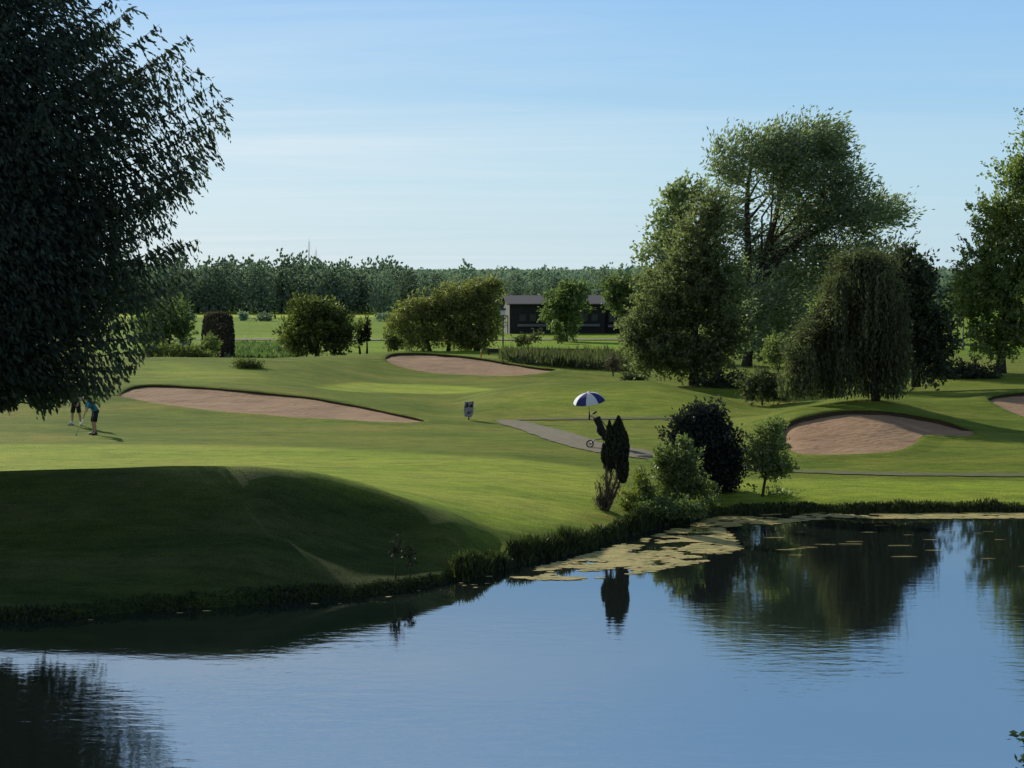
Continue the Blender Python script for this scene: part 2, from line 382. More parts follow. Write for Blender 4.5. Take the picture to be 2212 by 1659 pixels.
for label, lipd, disp in BUNK:
    pts = [hit(x, y, 60) for x, y in dp(disp)]
    poly = smooth_closed(pts, 6)
    P = np.array(poly)
    def tfun(x, y, P=P):
        lo = np.full(x.shape, 1e9); hi = np.full(x.shape, -1e9); Q = np.roll(P, -1, 0)
        xc = np.clip(x, P[:, 0].min() + .02, P[:, 0].max() - .02)
        for (ax, ay), (bx, by) in zip(P, Q):
            c = (xc >= min(ax, bx)) & (xc <= max(ax, bx)) & (abs(bx - ax) > 1e-9)
            yi = ay + (xc - ax) / (bx - ax + 1e-12) * (by - ay)
            lo = np.where(c, np.minimum(lo, yi), lo); hi = np.where(c, np.maximum(hi, yi), hi)
        return np.clip((y - lo) / np.maximum(hi - lo, .05), 0, 1) * np.clip((hi - lo) / 1.5, 0, 1)
    def dep(x, y, P=P, poly=poly, lipd=lipd, tfun=tfun):
        sd = poly_sd(poly, x, y)
        return .03 + lipd * tfun(x, y) ** 2 + .05 * np.clip(sd / 1.2, 0, 1)
    me = cdt_sheet(poly, .3, lambda x, y: gz(x, y) - dep(x, y) + vnoise(x, y, .7, 5) * .05, 'bunker_sand')
    bo = link('bunker', me, sand, None, None, True)
    tag(bo, label, 'bunker', 'sand bunkers on the golf course', 'structure')
    # earth lip and the rolled turf edge
    n = len(poly); zt = gz(P[:, 0], P[:, 1]); dz = dep(P[:, 0], P[:, 1])
    mb = MB()
    for i in range(n): mb.v += [(P[i, 0], P[i, 1], zt[i] + .015), (P[i, 0], P[i, 1], zt[i] - dz[i] - .08)]
    mb.f = [(2 * i, 2 * i + 1, 2 * ((i + 1) % n) + 1, 2 * ((i + 1) % n)) for i in range(n)]
    mb.build('bunker_face', soil, bo)
    nr = np.roll(P, -1, 0) - np.roll(P, 1, 0); nr = np.stack([nr[:, 1], -nr[:, 0]], 1); nr /= np.linalg.norm(nr, axis=1)[:, None] + 1e-9
    if poly_sd(poly, np.array([P[0, 0] + nr[0, 0] * .05]), np.array([P[0, 1] + nr[0, 1] * .05]))[0] > 0: nr = -nr
    mb = MB()
    rings = [(-.04, -.01), (.05, .04), (.35, .035), (.75, .02), (1.15, -.03)]
    for o_, zz in rings:
        q = P + nr * o_
        for i in range(n): mb.v.append((q[i, 0], q[i, 1], float(gz(q[i, 0], q[i, 1])) + zz))
    for r in range(len(rings) - 1):
        for i in range(n): mb.f.append((r * n + i, r * n + (i + 1) % n, (r + 1) * n + (i + 1) % n, (r + 1) * n + i))
    mb.build('bunker_lip', lipgrass, bo)
    x0, x1, y0, y1 = P[:, 0].min() - 1, P[:, 0].max() + 1, P[:, 1].min() - 1, P[:, 1].max() + 1
    box = (XX > x0) & (XX < x1) & (YY > y0) & (YY < y1)
    sd = poly_sd(poly, XX[box], YY[box]); dd = dep(XX[box], YY[box]) + .25
    H[box] = np.where(sd > -.42, H[box] - dd, H[box])

# ------------------------------------------------------------------ ground sheet
nu, nd = H.shape
me = bpy.data.meshes.new('ground')
V = np.stack([XX, YY, H], -1).reshape(-1, 3)
idx = np.arange(nu * nd).reshape(nu, nd)
Q = np.stack([idx[:-1, :-1], idx[1:, :-1], idx[1:, 1:], idx[:-1, 1:]], -1).reshape(-1, 4)
me.vertices.add(len(V)); me.vertices.foreach_set('co', V.ravel().astype(np.float32))
me.loops.add(Q.size); me.loops.foreach_set('vertex_index', Q.ravel().astype(np.int32))
me.polygons.add(len(Q)); me.polygons.foreach_set('loop_start', np.arange(0, Q.size, 4, dtype=np.int32))
me.update(); me.validate()
def zone_mask(polys_disp, soft):
    zm = np.zeros(H.shape)
    for disp in polys_disp:
        poly = smooth_closed([hit(x, y) for x, y in dp(disp)], 4)
        sd = poly_sd(poly, XX.ravel(), YY.ravel()).reshape(H.shape)
        zm = np.maximum(zm, np.clip(sd / soft + .5, 0, 1))
    return zm
fair = zone_mask([[(-80, 966), (150, 960), (400, 962), (700, 968), (1000, 985), (1250, 1010), (1330, 1060), (1260, 1120), (1120, 1150), (960, 1100), (800, 1060), (640, 1030), (300, 1012), (-80, 1012)],
                  [(1570, 1040), (1800, 1036), (2100, 1040), (2400, 1040), (2400, 1088), (1900, 1088), (1600, 1082)]], 1.2)
fair *= .85
green = zone_mask([[(690, 838), (760, 828), (900, 830), (1010, 836), (1060, 842), (980, 850), (820, 848)]], .8)
mnd = zone_mask([[(1050, 870), (1150, 845), (1300, 835), (1480, 850), (1580, 885), (1450, 900), (1200, 900)]], 3) * .45
topm = zone_mask([[(330, 785), (450, 790), (560, 815), (420, 825), (320, 820)]], 3) * .5
zone = np.clip(fair + green * 1.15 + mnd + topm, 0, 1.2)
field = np.clip((DD - 375) / 12, 0, 1) * np.clip((440 - DD) / 10, 0, 1) * np.clip((440 - (UU * F + CX)) / 30, 0, 1)
zone = np.where(DD > 165, .3 + .5 * (vnoise(XX, YY, 30, 9)), zone)
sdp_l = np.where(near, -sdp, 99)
dark = np.clip((50.8 - DD) / 1.2, 0, 1) * (DD > 34) * np.clip((-XX) / 3 + .2, 0, 1)  # mask for the shade painted on the slope below the left crest
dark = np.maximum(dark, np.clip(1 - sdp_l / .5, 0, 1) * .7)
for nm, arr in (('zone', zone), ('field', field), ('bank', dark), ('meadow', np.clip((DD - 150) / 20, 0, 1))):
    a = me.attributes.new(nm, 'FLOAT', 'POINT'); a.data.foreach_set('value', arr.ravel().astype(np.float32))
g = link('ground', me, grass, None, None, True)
tag(g, 'rolling mown golf course turf reaching back to the fields', 'ground', None, 'structure')

# ------------------------------------------------------------------ water
def watermat():
    m, nt, out = newmat('water')
    tc = N(nt, 'ShaderNodeTexCoord'); mp = N(nt, 'ShaderNodeMapping'); mp.inputs['Scale'].default_value = (.55, 1.0, 1); mp.inputs['Rotation'].default_value = (0, 0, .12)
    nt.links.new(tc.outputs['Object'], mp.inputs[0])
    n1 = noise(nt, 2.6, 3, .5, mp.outputs[0], .3); n2 = noise(nt, 9, 3, .55, mp.outputs[0]); n3 = noise(nt, .12, 3, .5, tc.outputs['Object'])
    ad = N(nt, 'ShaderNodeMath', operation='MULTIPLY_ADD'); ad.inputs[1].default_value = .22
    nt.links.new(n2, ad.inputs[0]); nt.links.new(n1, ad.inputs[2])
    pt = ramp(nt, n3, [(.4, .25), (.62, 1.0)])
    sx = N(nt, 'ShaderNodeSeparateXYZ'); nt.links.new(tc.outputs['Object'], sx.inputs[0])
    mr = N(nt, 'ShaderNodeMapRange'); mr.inputs[1].default_value = 46; mr.inputs[2].default_value = 27; mr.inputs[3].default_value = .12; mr.inputs[4].default_value = .9
    nt.links.new(sx.outputs[1], mr.inputs[0])
    ml = N(nt, 'ShaderNodeMath', operation='MULTIPLY'); nt.links.new(pt, ml.inputs[0]); nt.links.new(mr.outputs[0], ml.inputs[1])
    bm = N(nt, 'ShaderNodeBump'); bm.inputs['Distance'].default_value = .014
    nt.links.new(ml.outputs[0], bm.inputs['Strength']); nt.links.new(ad.outputs[0], bm.inputs['Height'])
    gl = N(nt, 'ShaderNodeBsdfGlossy', Roughness=.03); gl.inputs['Color'].default_value = (.97, .985, 1, 1)
    df = N(nt, 'ShaderNodeBsdfDiffuse'); df.inputs['Color'].default_value = (.012, .017, .014, 1)
    nt.links.new(bm.outputs[0], gl.inputs['Normal'])
    fr = N(nt, 'ShaderNodeFresnel', IOR=9.0); nt.links.new(bm.outputs[0], fr.inputs['Normal'])
    mx = N(nt, 'ShaderNodeMixShader'); nt.links.new(fr.outputs[0], mx.inputs[0]); nt.links.new(df.outputs[0], mx.inputs[1]); nt.links.new(gl.outputs[0], mx.inputs[2])
    nt.links.new(mx.outputs[0], out.inputs[0]); return m
pw = [(x * 1.0, y) for x, y in pond]
cxp = sum(p[0] for p in pond) / len(pond); cyp = sum(p[1] for p in pond) / len(pond)
me = bpy.data.meshes.new('water')
me.from_pydata([(-60, 20, 0), (60, 20, 0), (60, 64, 0), (-60, 64, 0)], [], [(0, 1, 2, 3)]); me.update()
tag(link('water', me, watermat()), 'calm pond reflecting the blue sky and trees', 'pond', None, 'structure')

# ------------------------------------------------------------------ paths
gravel = plain('gravel', (.185, .145, .095), (.105, .1, .045), 2.2, .95, .4)
dirt = plain('worn_dirt', (.125, .115, .045), (.09, .105, .025), 2.5, .95, .3)
foot = plain('painted_step_shade', (.075, .08, .028), (.045, .06, .018), 2.5, .95, .3)  # dark colour for the shadow line painted at the mound foot
def drape(name, disp, mat, label, cat, off=.03, step=.35, sm=4):
    poly = wiggle(smooth_closed([hit(x, y) for x, y in dp(disp)], sm), 3, .07)[:-1]
    o = link(name, cdt_sheet(poly, step, lambda x, y: gz(x, y, H) + off, name), mat, None, None, True)
    return tag(o, label, cat, None, 'structure')
drape('path', [(1072, 910), (1130, 911), (1185, 924), (1240, 938), (1280, 951), (1330, 964), (1420, 978), (1500, 992), (1640, 1013), (1640, 1020), (1500, 1004), (1410, 994), (1320, 983), (1240, 968), (1180, 950), (1125, 930)],
      gravel, 'grey gravel cart path bending past the push trolley', 'path')
drape('path', [(1660, 1019), (1850, 1020), (2000, 1023), (2300, 1024), (2300, 1030), (2000, 1029), (1850, 1026), (1660, 1022)], dirt, 'faint worn dirt track between the deep bunker and the pond', 'path', .025)
drape('path', [(1090, 909), (1215, 905), (1350, 903), (1478, 903), (1478, 905.5), (1350, 906.5), (1215, 908)], foot, 'thin painted shade line along the foot of the umbrella mound', 'path', .03, .3)  # dark strip painted in for shade under the mound edge
road = [((px - CX) / F * d, d) for px, d in ((-200, 208), (100, 206), (250, 204), (420, 202), (560, 203), (700, 206), (700, 211), (560, 208), (420, 207), (250, 209), (100, 211), (-200, 213))]
o = link('road', cdt_sheet(road, 2.5, lambda x, y: gz(x, y, H) + .06, 'road'), gravel); tag(o, 'pale gravel lane crossing the meadow far behind', 'road', None, 'structure')

# ------------------------------------------------------------------ foliage
def unit(a): return a / (np.linalg.norm(a, axis=-1, keepdims=True) + 1e-9)
def leaf_mesh(name, C, D, L, W, tint, r):
    n = len(C); D = unit(D)
    S = unit(np.cross(D, unit(r.normal(size=(n, 3)))))
    L = np.broadcast_to(np.asarray(L, float), (n,))[:, None]; W = np.broadcast_to(np.asarray(W, float), (n,))[:, None]
    V = np.empty((n, 4, 3)); V[:, 0] = C - D * L * .5; V[:, 1] = C + S * W * .5; V[:, 2] = C + D * L * .5; V[:, 3] = C - S * W * .5
    me = bpy.data.meshes.new(name)
    me.vertices.add(n * 4); me.vertices.foreach_set('co', V.ravel().astype(np.float32))
    me.loops.add(n * 4); me.loops.foreach_set('vertex_index', np.arange(n * 4, dtype=np.int32))
    me.polygons.add(n); me.polygons.foreach_set('loop_start', np.arange(0, n * 4, 4, dtype=np.int32))
    a = me.attributes.new('tint', 'FLOAT', 'FACE'); a.data.foreach_set('value', np.clip(tint, 0, 1).astype(np.float32))
    me.update(); return me

def sprays(blobs, n, k, spray, flow, droop, r, power=2.2, outw=.8, align=.8):
    B = np.array([b[:6] for b in blobs], float); wgt = np.array([(b[6] if len(b) > 6 else 1.0) for b in blobs])
    vol = (B[:, 3] * B[:, 4] * B[:, 5]) ** (2 / 3) * wgt
    ns = max(1, n // k); bi = r.choice(len(B), ns, p=vol / vol.sum())
    o = unit(r.normal(size=(ns, 3))); rad = r.random(ns) ** (1 / power)
    lump = 1 + .38 * np.sin(o[:, 0] * 5 + bi) * np.sin(o[:, 1] * 6 + 2 * bi) * np.sin(o[:, 2] * 5)
    c = B[bi, :3] + o * B[bi, 3:6] * (rad * lump)[:, None]
    d = unit(o * outw + np.array(flow) + np.array([0, 0, -droop]) + r.normal(size=(ns, 3)) * .35)
    st = r.normal(.5, .22, ns)
    si = np.repeat(np.arange(ns), k)
    t = r.uniform(-.4, 1, ns * k)
    C = c[si] + d[si] * (t * spray)[:, None] + r.normal(size=(ns * k, 3)) * spray * .2
    D = d[si] * align + r.normal(size=(ns * k, 3)) * .55
    return c, C, D, st[si] + r.normal(0, .12, ns * k)

def limb_tubes(mb, start_pts, targets, r0, r):
    sp = [Vector(p) for p in start_pts]
    for t in targets:
        t = Vector(t); cand = [p for p in sp if p.z < t.z] or sp[:1]
        s_ = cand[min(len(cand) - 1, int(len(cand) * r.uniform(.35, 1.0)))]
        L = (t - s_).length
        m1 = s_.lerp(t, .35) + Vector((r.normal() * .05 * L, r.normal() * .05 * L, .08 * L)); m2 = s_.lerp(t, .7) + Vector((r.normal() * .05 * L, r.normal() * .05 * L, .07 * L))
        rr = r0 * r.uniform(.6, 1)
        mb.tube([s_, m1, m2, t], [rr, rr * .7, rr * .45, rr * .15], 5)

def tree(name, label, cat, base, blobs, n, leaf, mat, trunk=None, tr=.2, limbs=16, k=14, spray=.6, flow=(0, 0, 0), droop=0.0, tmat=None, group=None, seed=1, aspect=.5, power=2.2, outw=.8, root=None, tintb=0.0, align=.8):
    r = np.random.default_rng(seed)
    base = Vector(base)
    t = thing(name, label, cat, base, 0, group)
    c, C, D, ti = sprays(blobs, n, k, spray, flow, droop, r, power, outw, align)
    keep = C[:, 2] > .02
    C, D, ti = C[keep], D[keep], ti[keep]
    L = leaf * r.uniform(.7, 1.3, len(C))
    link('crown', leaf_mesh('crown', C, D, L, L * aspect, ti + tintb, r), mat, t)
    if trunk:
        mb = MB()
        for st in (trunk if isinstance(trunk[0][0], (list, tuple)) else [trunk]):
            m = len(st); pts = [Vector(st[0])]
            for a, b in zip(st[:-1], st[1:]):
                a = Vector(a); b = Vector(b)
                for q in (.33, .67, 1):
                    pts.append(a.lerp(b, q) + (Vector((r.normal(), r.normal(), 0)) * (b - a).length * .015 if q < 1 else Vector()))
            rad = [tr * (1 - .75 * i / (len(pts) - 1)) * (1.35 if i == 0 else 1) for i in range(len(pts))]
            pts[0].z -= .15
            mb.tube(pts, rad, 8)
            if limbs:
                limb_tubes(mb, pts[2:], c[r.choice(len(c), min(limbs, len(c)), replace=False)], tr * .33, r)
        mb.build('trunk', tmat or bark, t)
    return t

def pxb(base, d, circles, depth=1.0, dd=0.0):
    """crown clumps read off the photo as (column, row, half width, half height[, weight]) at distance d"""
    o = []
    for i, c in enumerate(circles):
        p = at(c[0], c[1], d) - Vector(base); s_ = d / F
        y = ((i * 37) % 11 / 10 - .5) * dd
        o.append((p.x, y, p.z, c[2] * s_, max(c[2], c[3]) * s_ * depth, c[3] * s_) + ((c[4],) if len(c) > 4 else ()))
    return o
def pxl(base, d, pts): return [tuple(at(x, y, d) - Vector(base)) for x, y in pts]

LM = dict(
 hemlock=leafmat('hemlock_needles', (.03, .045, .04), (.085, .115, .075), .3, .02),
 maple=leafmat('maple_leaves', (.135, .185, .11), (.36, .43, .27), .55, .04),
 olive=leafmat('olive_leaves', (.1, .128, .066), (.26, .29, .15), .55, .02),
 light=leafmat('pale_leaves', (.14, .19, .09), (.32, .38, .2), .55, .05),
 weep=leafmat('weeping_needles', (.045, .058, .036), (.17, .19, .09), .4, .02),
 darkc=leafmat('dark_conifer', (.028, .042, .03), (.09, .11, .06), .3, .02),
 rmaple=leafmat('right_maple_leaves', (.07, .11, .035), (.25, .3, .1), .55, .04),
 willow=leafmat('willow_leaves', (.12, .145, .05), (.31, .32, .12), .55, .03),
 bush=leafmat('round_bush_leaves', (.032, .048, .02), (.22, .26, .075), .5, .03),
 black=leafmat('blue_dark_needles', (.012, .018, .02), (.045, .058, .048), .2, .02),
 fresh=leafmat('fresh_leaves', (.1, .145, .05), (.25, .3, .11), .55, .05),
 yellow=leafmat('yellow_green_leaves', (.12, .16, .035), (.26, .29, .07), .5, .05),
 brown=leafmat('brown_needles', (.07, .06, .05), (.165, .142, .115), .25, .02),
 cedar=leafmat('cedar_scales', (.014, .02, .012), (.045, .05, .025), .2, .03),
 far=leafmat('far_leaves', (.2, .275, .23), (.36, .44, .36), .35, .0),  # distance haze painted into the base colours
 farwood=leafmat('far_wood_leaves', (.17, .235, .21), (.26, .33, .285), .3, .0),  # pale, greyed base colours stand in for haze on the hillside
 mid=leafmat('mid_leaves', (.075, .12, .045), (.2, .25, .1), .5, .03),
 reed=leafmat('rough_grass', (.06, .075, .035), (.135, .15, .07), .4, .02),
 bank=leafmat('bank_grass', (.02, .032, .01), (.1, .13, .035), .4, .03),
)

# --- the dark hemlock filling the left edge
def hemlock():
    r = np.random.default_rng(11)
    base = ground(-52, 55); zb = base.z
    t = thing('hemlock_tree', 'huge dark hemlock with drooping feathery boughs filling the left edge', 'tree', base)
    env_z = [3.2, 3.56, 4.8, 6.1, 7.1, 8.0, 8.65, 9.6, 10.5, 12.2, 13.7, 14.75, 17, 20, 23.5]
    env_r = [3.6, 4.8, 5.4, 6.0, 6.7, 6.8, 6.1, 6.2, 7.3, 7.7, 6.5, 5.2, 3.9, 2.3, .3]
    mb = MB(); mb.tube([(0, 0, -.3), (.1, 0, 5), (0, .1, 12), (.05, 0, 18), (0, 0, 23.3 - zb)], [.48, .4, .3, .17, .03], 10)
    C = []; D = []; T = []; LN = []
    # boughs whose tips draw the outline against the sky, read off the photo
    lead = [(118, -8), (136, 6), (128, 14), (160, 24), (187, 37), (176, 46), (170, 62), (200, 68), (187, 66), (214, 84), (228, 97), (222, 112), (225, 122), (216, 140), (212, 152), (200, 162), (205, 172), (188, 178), (178, 188), (150, 200), (160, 216), (172, 222), (184, 240), (198, 239), (176, 256), (192, 272), (188, 284), (172, 298), (158, 318), (164, 332), (150, 350), (140, 366), (128, 378), (124, 396), (60, 408), (25, 400), (95, 402), (112, 388), (8, 398), (40, 396)]
    br = []
    for px, py in lead:
        p = at(px, py, 55 + r.uniform(-2.0, 1.2)); p = Vector((p.x, p.y, p.z)) - base
        br.append((p, 1.0))
    nb = 300
    for i in range(nb):
        zt = 3.3 + (23 - 3.3) * r.random() ** 1.25
        rr = np.interp(zt, env_z, env_r) * r.uniform(.42, .76)
        az = r.uniform(0, 2 * math.pi)
        if zt < 5.2 and math.sin(az) > .2: zt += 1.6; rr *= .8
        p = Vector((math.cos(az) * rr, math.sin(az) * rr, zt - zb)); br.append((p, r.uniform(.75, 1)))
    for p, q in br:
        L = math.hypot(p.x, p.y); h = p.z + zb
        el = np.interp(h, [3, 5, 8, 12, 18, 23], [-10, 5, 17, 28, 32, 45])
        z0 = p.z - L * math.tan(R(el)) * .9
        z0 = max(z0, .9 if p.z < 5 else 1.4)
        s_ = Vector((0, 0, z0)); hd = Vector((p.x, p.y, 0)).normalized()
        c1 = s_ + hd * L * .4 + Vector((0, 0, (p.z - z0) * .3 + .02 * L)); c2 = s_ + hd * L * .75 + Vector((0, 0, (p.z - z0) * .66))
        ctl = [s_, c1, c2, p]
        mb.tube(ctl, [.07, .04, .018, .004], 4, False)
        side = hd.cross(Vector((0, 0, 1)))
        cur = lambda u: s_ * ((1 - u) ** 3) + c1 * (3 * u * (1 - u) ** 2) + c2 * (3 * u * u * (1 - u)) + p * (u ** 3)
        vis = (base.x + p.x) / (base.y + p.y) * F + CX > -70
        nt_ = int(12 + L * ((6.0 if q == 1.0 else 5.2) if vis else 3.0))
        for jj in range(nt_):
            u = .16 + .84 * (jj + r.random()) / nt_
            a = cur(u); tg = (cur(min(1, u + .03)) - cur(u - .03)).normalized()
            tl = ((.24 if q == 1.0 else .28) * L * (1.05 - u) + (.3 if q == 1.0 else .36)) * r.uniform(.4, 1.3)
            sg = 1 if jj % 2 else -1
            if q == 1.0: td = (tg * r.uniform(.25, .75) + side * sg * r.uniform(0, .55) + Vector((0, 0, -r.uniform(.35, 1.15)))).normalized()
            else: td = (tg * r.uniform(.3, .85) + side * sg * r.uniform(.1, .8) + Vector((0, 0, -r.uniform(.3, 1.2)))).normalized()
            m = max(4, int(tl / (.055 if vis else .1))); tt = r.normal(.42, .2)
            f = ((np.arange(m) + r.random(m)) / m)[:, None]
            c = np.array(a) + np.array(td) * tl * f + np.array([[0, 0, -.3 * tl]]) * f * f + r.normal(size=(m, 3)) * .018
            dc = np.array(td) + np.array([[0, 0, -.6]]) * f; kick = (r.random((m, 1)) < .45) * r.normal(size=(m, 3)) * .55
            C.append(c + kick * .05); D.append(dc + kick + r.normal(size=(m, 3)) * .1)
            T.append(np.full(m, tt) + .12 * f[:, 0]); LN.append((.24 if vis else .32) * (1.1 - .55 * f[:, 0]) * r.uniform(.7, 1.2, m))
    # inner mass near the trunk
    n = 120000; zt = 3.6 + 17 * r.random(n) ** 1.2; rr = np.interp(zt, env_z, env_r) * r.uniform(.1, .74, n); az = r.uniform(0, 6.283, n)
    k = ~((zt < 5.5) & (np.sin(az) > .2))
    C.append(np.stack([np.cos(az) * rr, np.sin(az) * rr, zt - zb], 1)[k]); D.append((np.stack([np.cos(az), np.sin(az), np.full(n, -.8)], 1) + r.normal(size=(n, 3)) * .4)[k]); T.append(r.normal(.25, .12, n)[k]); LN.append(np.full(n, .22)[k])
    C = np.concatenate(C); D = np.concatenate(D); LN = np.concatenate(LN); T = np.concatenate(T)
    wx = (C[:, 0] + base.x) / (C[:, 1] + base.y) * F + CX
    zmin = 7 - (np.interp(wx, [-60, 0, 14, 24, 42, 56, 76, 95, 108, 120, 132, 150], [400, 408, 404, 392, 413, 404, 399, 405, 396, 384, 372, 350]) + 2.5 * np.sin(wx * .9) - HY) * .0275
    k = C[:, 2] + zb > zmin + r.normal(0, .06, len(C)); C, D, LN, T = C[k], D[k], LN[k], T[k]
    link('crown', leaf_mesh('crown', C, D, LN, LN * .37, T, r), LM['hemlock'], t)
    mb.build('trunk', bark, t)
hemlock()

# --- the middle group
b = ground(746, 135)
tree('maple_tree', 'tall wind-blown silver maple with pale feathery top, highest tree in the view', 'tree', b,
     pxb(b, 135, [(764, 152, 42, 20, 1.2), (812, 142, 30, 22, 1.2), (832, 150, 18, 22), (722, 168, 18, 26), (838, 184, 28, 22, 1.1), (882, 213, 30, 13, 1.1), (850, 218, 34, 24), (806, 208, 30, 36), (789, 268, 48, 40, .9), (893, 266, 26, 20), (728, 215, 20, 28, .8), (760, 312, 40, 32), (842, 266, 40, 30), (750, 246, 24, 24, .5), (775, 192, 24, 26, .45), (775, 338, 34, 14, .8), (815, 335, 26, 18, .8), (790, 170, 40, 22, .8)], .9, 3),
     52000, .34, LM['maple'], [pxl(b, 135, [(746, 372), (750, 326), (758, 278), (770, 239), (782, 187), (795, 135)]), pxl(b, 135, [(752, 318), (748, 262), (747, 202), (752, 150)]), pxl(b, 135, [(760, 275), (800, 240), (850, 215), (890, 208)])],
     .34, 12, 18, 1.25, (.85, -.05, .4), 0, seed=21, aspect=.34, power=2.0, align=1.5)
b = ground(668, 142)
tree('poplar_tree', 'pale green tree peeking out left of the tall silver maple', 'tree', b,
     pxb(b, 142, [(675, 212, 20, 27), (661, 240, 18, 20), (690, 192, 15, 14), (643, 254, 7, 9, .8), (672, 280, 26, 40), (670, 330, 20, 30)], .9),
     9000, .34, LM['light'], pxl(b, 142, [(668, 372), (670, 300), (676, 230), (684, 190)]), .22, 18, 12, .7, (.2, 0, .1), 0, seed=22)
b = ground(694, 112)
tree('olive_tree', 'dense dull olive broadleaf tree standing in front of the silver maple', 'tree', b,
     pxb(b, 112, [(697, 250, 30, 38), (673, 297, 40, 36), (662, 335, 36, 34), (716, 287, 28, 48), (693, 357, 40, 20), (712, 212, 18, 24, .9), (635, 330, 12, 26, .8), (725, 335, 26, 30), (655, 362, 20, 14)], .9),
     50000, .22, LM['olive'], pxl(b, 112, [(694, 386), (695, 330), (700, 260), (710, 205)]), .25, 26, 16, .5, (.1, 0, .1), .15, seed=23, power=2.0)

def weeping():
    r = np.random.default_rng(31); d = 86; base = ground(872, d); base = Vector(base)
    t = thing('weeping_tree', 'dark weeping tree with trailing curtains of foliage above the deep bunker', 'tree', base)
    C = []; D = []; T = []
    mb = MB(); tr = pxl(base, d, [(876, 403), (872, 360), (866, 310), (858, 258)]); mb.tube([Vector(p) for p in tr], [.2, .17, .12, .05], 8)
    s_ = d / F
    # curtain heads (column, row, half spread, hanging length in px)
    heads = [(845, 262, 16, 132), (865, 258, 16, 138), (885, 268, 14, 130), (832, 285, 10, 112), (858, 256, 22, 60), (872, 264, 24, 80), (893, 285, 8, 100), (812, 326, 14, 74), (800, 336, 12, 66), (790, 352, 8, 50), (826, 318, 12, 80), (838, 300, 14, 98), (880, 300, 18, 95), (850, 320, 24, 78), (875, 340, 22, 58), (836, 272, 7, 60), (850, 254, 7, 50), (878, 258, 8, 70), (898, 300, 7, 88), (895, 330, 9, 70), (805, 345, 10, 50), (819, 305, 7, 60), (862, 300, 10, 80), (890, 352, 9, 48), (842, 340, 9, 58), (826, 350, 9, 52), (785, 372, 7, 30)]
    for hx, hy, sp, ln in heads:
        hp = at(hx, hy, d) - base; hp.y = r.uniform(-1.2, 1.0)
        tp = Vector(tr[2]).lerp(Vector(tr[3]), r.random()); mb.tube([tp, tp.lerp(hp, .5) + Vector((0, 0, .25)), hp], [.05, .035, .015], 5)
        ht = r.normal(0, .12)
        for i in range(int(2.6 * sp + 18)):
            a = r.uniform(0, 6.283); q = sp * s_ * r.random() ** .6
            st = hp + Vector((math.cos(a) * q, math.sin(a) * q * 1.3, r.uniform(-.4, .15) - .3 * q))
            L = ln * s_ * r.uniform(.55, 1.0); m = int(L / .085); tt = r.normal(.42, .2) + ht; sway = Vector((r.normal() * .05, r.normal() * .05, 0))
            for e in range(m):
                f = (e + r.random()) / m
                z = st.z - L * f
                if z < .12: break
                c = st + sway * (f * L) + Vector((r.normal() * .05, r.normal() * .05, -L * f))
                C.append(c); D.append(Vector((r.normal() * .3, r.normal() * .3, -1))); T.append(tt + r.normal() * .08)
    # crown cap and dark inside
    for i in range(6500):
        q = heads[r.integers(0, 13)]; hp = at(q[0], q[1], d) - base
        C.append(hp + Vector((r.normal() * q[2] * s_ * .55, r.normal() * .6, r.normal() * .2))); D.append(Vector((r.normal(), r.normal(), -.4))); T.append(r.normal(.5, .2))
    C = np.array([tuple(c) for c in C]); D = np.array([tuple(c) for c in D]); L = .2 * r.uniform(.6, 1.3, len(C))
    link('crown', leaf_mesh('crown', C, D, L, L * .38, np.array(T), r), LM['weep'], t)
    mb.build('trunk', bark, t)
weeping()

b = ground(916, 103)
tree('cypress_tree', 'dark broad evergreen in the shade right of the weeping tree', 'tree', b,
     pxb(b, 103, [(915, 310, 28, 46), (905, 268, 22, 20), (934, 338, 24, 34), (900, 300, 20, 40), (921, 362, 30, 20), (918, 278, 14, 16)], .9),
     16000, .24, LM['darkc'], pxl(b, 103, [(916, 384), (915, 330), (908, 262)]), .2, 16, 14, .5, (.1, 0, .1), .1, seed=25)
b = ground(998, 126)
tree('maple_tree', 'full round maple with dark trunk at the right edge', 'tree', b,
     pxb(b, 126, [(1020, 178, 26, 32), (995, 216, 24, 25), (983, 258, 30, 30), (973, 290, 22, 26), (1012, 290, 40, 48), (1022, 232, 32, 38), (990, 338, 26, 22), (1060, 200, 48, 58), (1070, 290, 50, 52), (1052, 130, 30, 32), (1036, 335, 38, 22), (968, 318, 12, 16)], .9),
     52000, .26, LM['rmaple'], pxl(b, 126, [(1000, 374), (1002, 340), (1015, 280), (1035, 200)]), .34, 24, 16, .55, (.1, 0, .15), .1, seed=26, power=2.1)
for i, (px, hgt, d) in enumerate([(951, 3.9, 172), (957, 4.6, 174), (963, 4.0, 171)]):
    b = ground(px, d)
    tree('birch_tree', ['slim pale trunk seen between the trees, leftmost of three', 'slim pale trunk seen between the trees, middle of three', 'slim pale trunk seen between the trees, nearest the right maple'][i], 'tree', b,
         [(0, 0, hgt, .7, .7, .9)], 700, .25, LM['mid'], [(0, 0, 0), (.05, 0, hgt * .5), (0, 0, hgt)], .09, 5, 8, .3, tmat=bark_pale, group='slim pale trunks between the big trees', seed=40 + i)

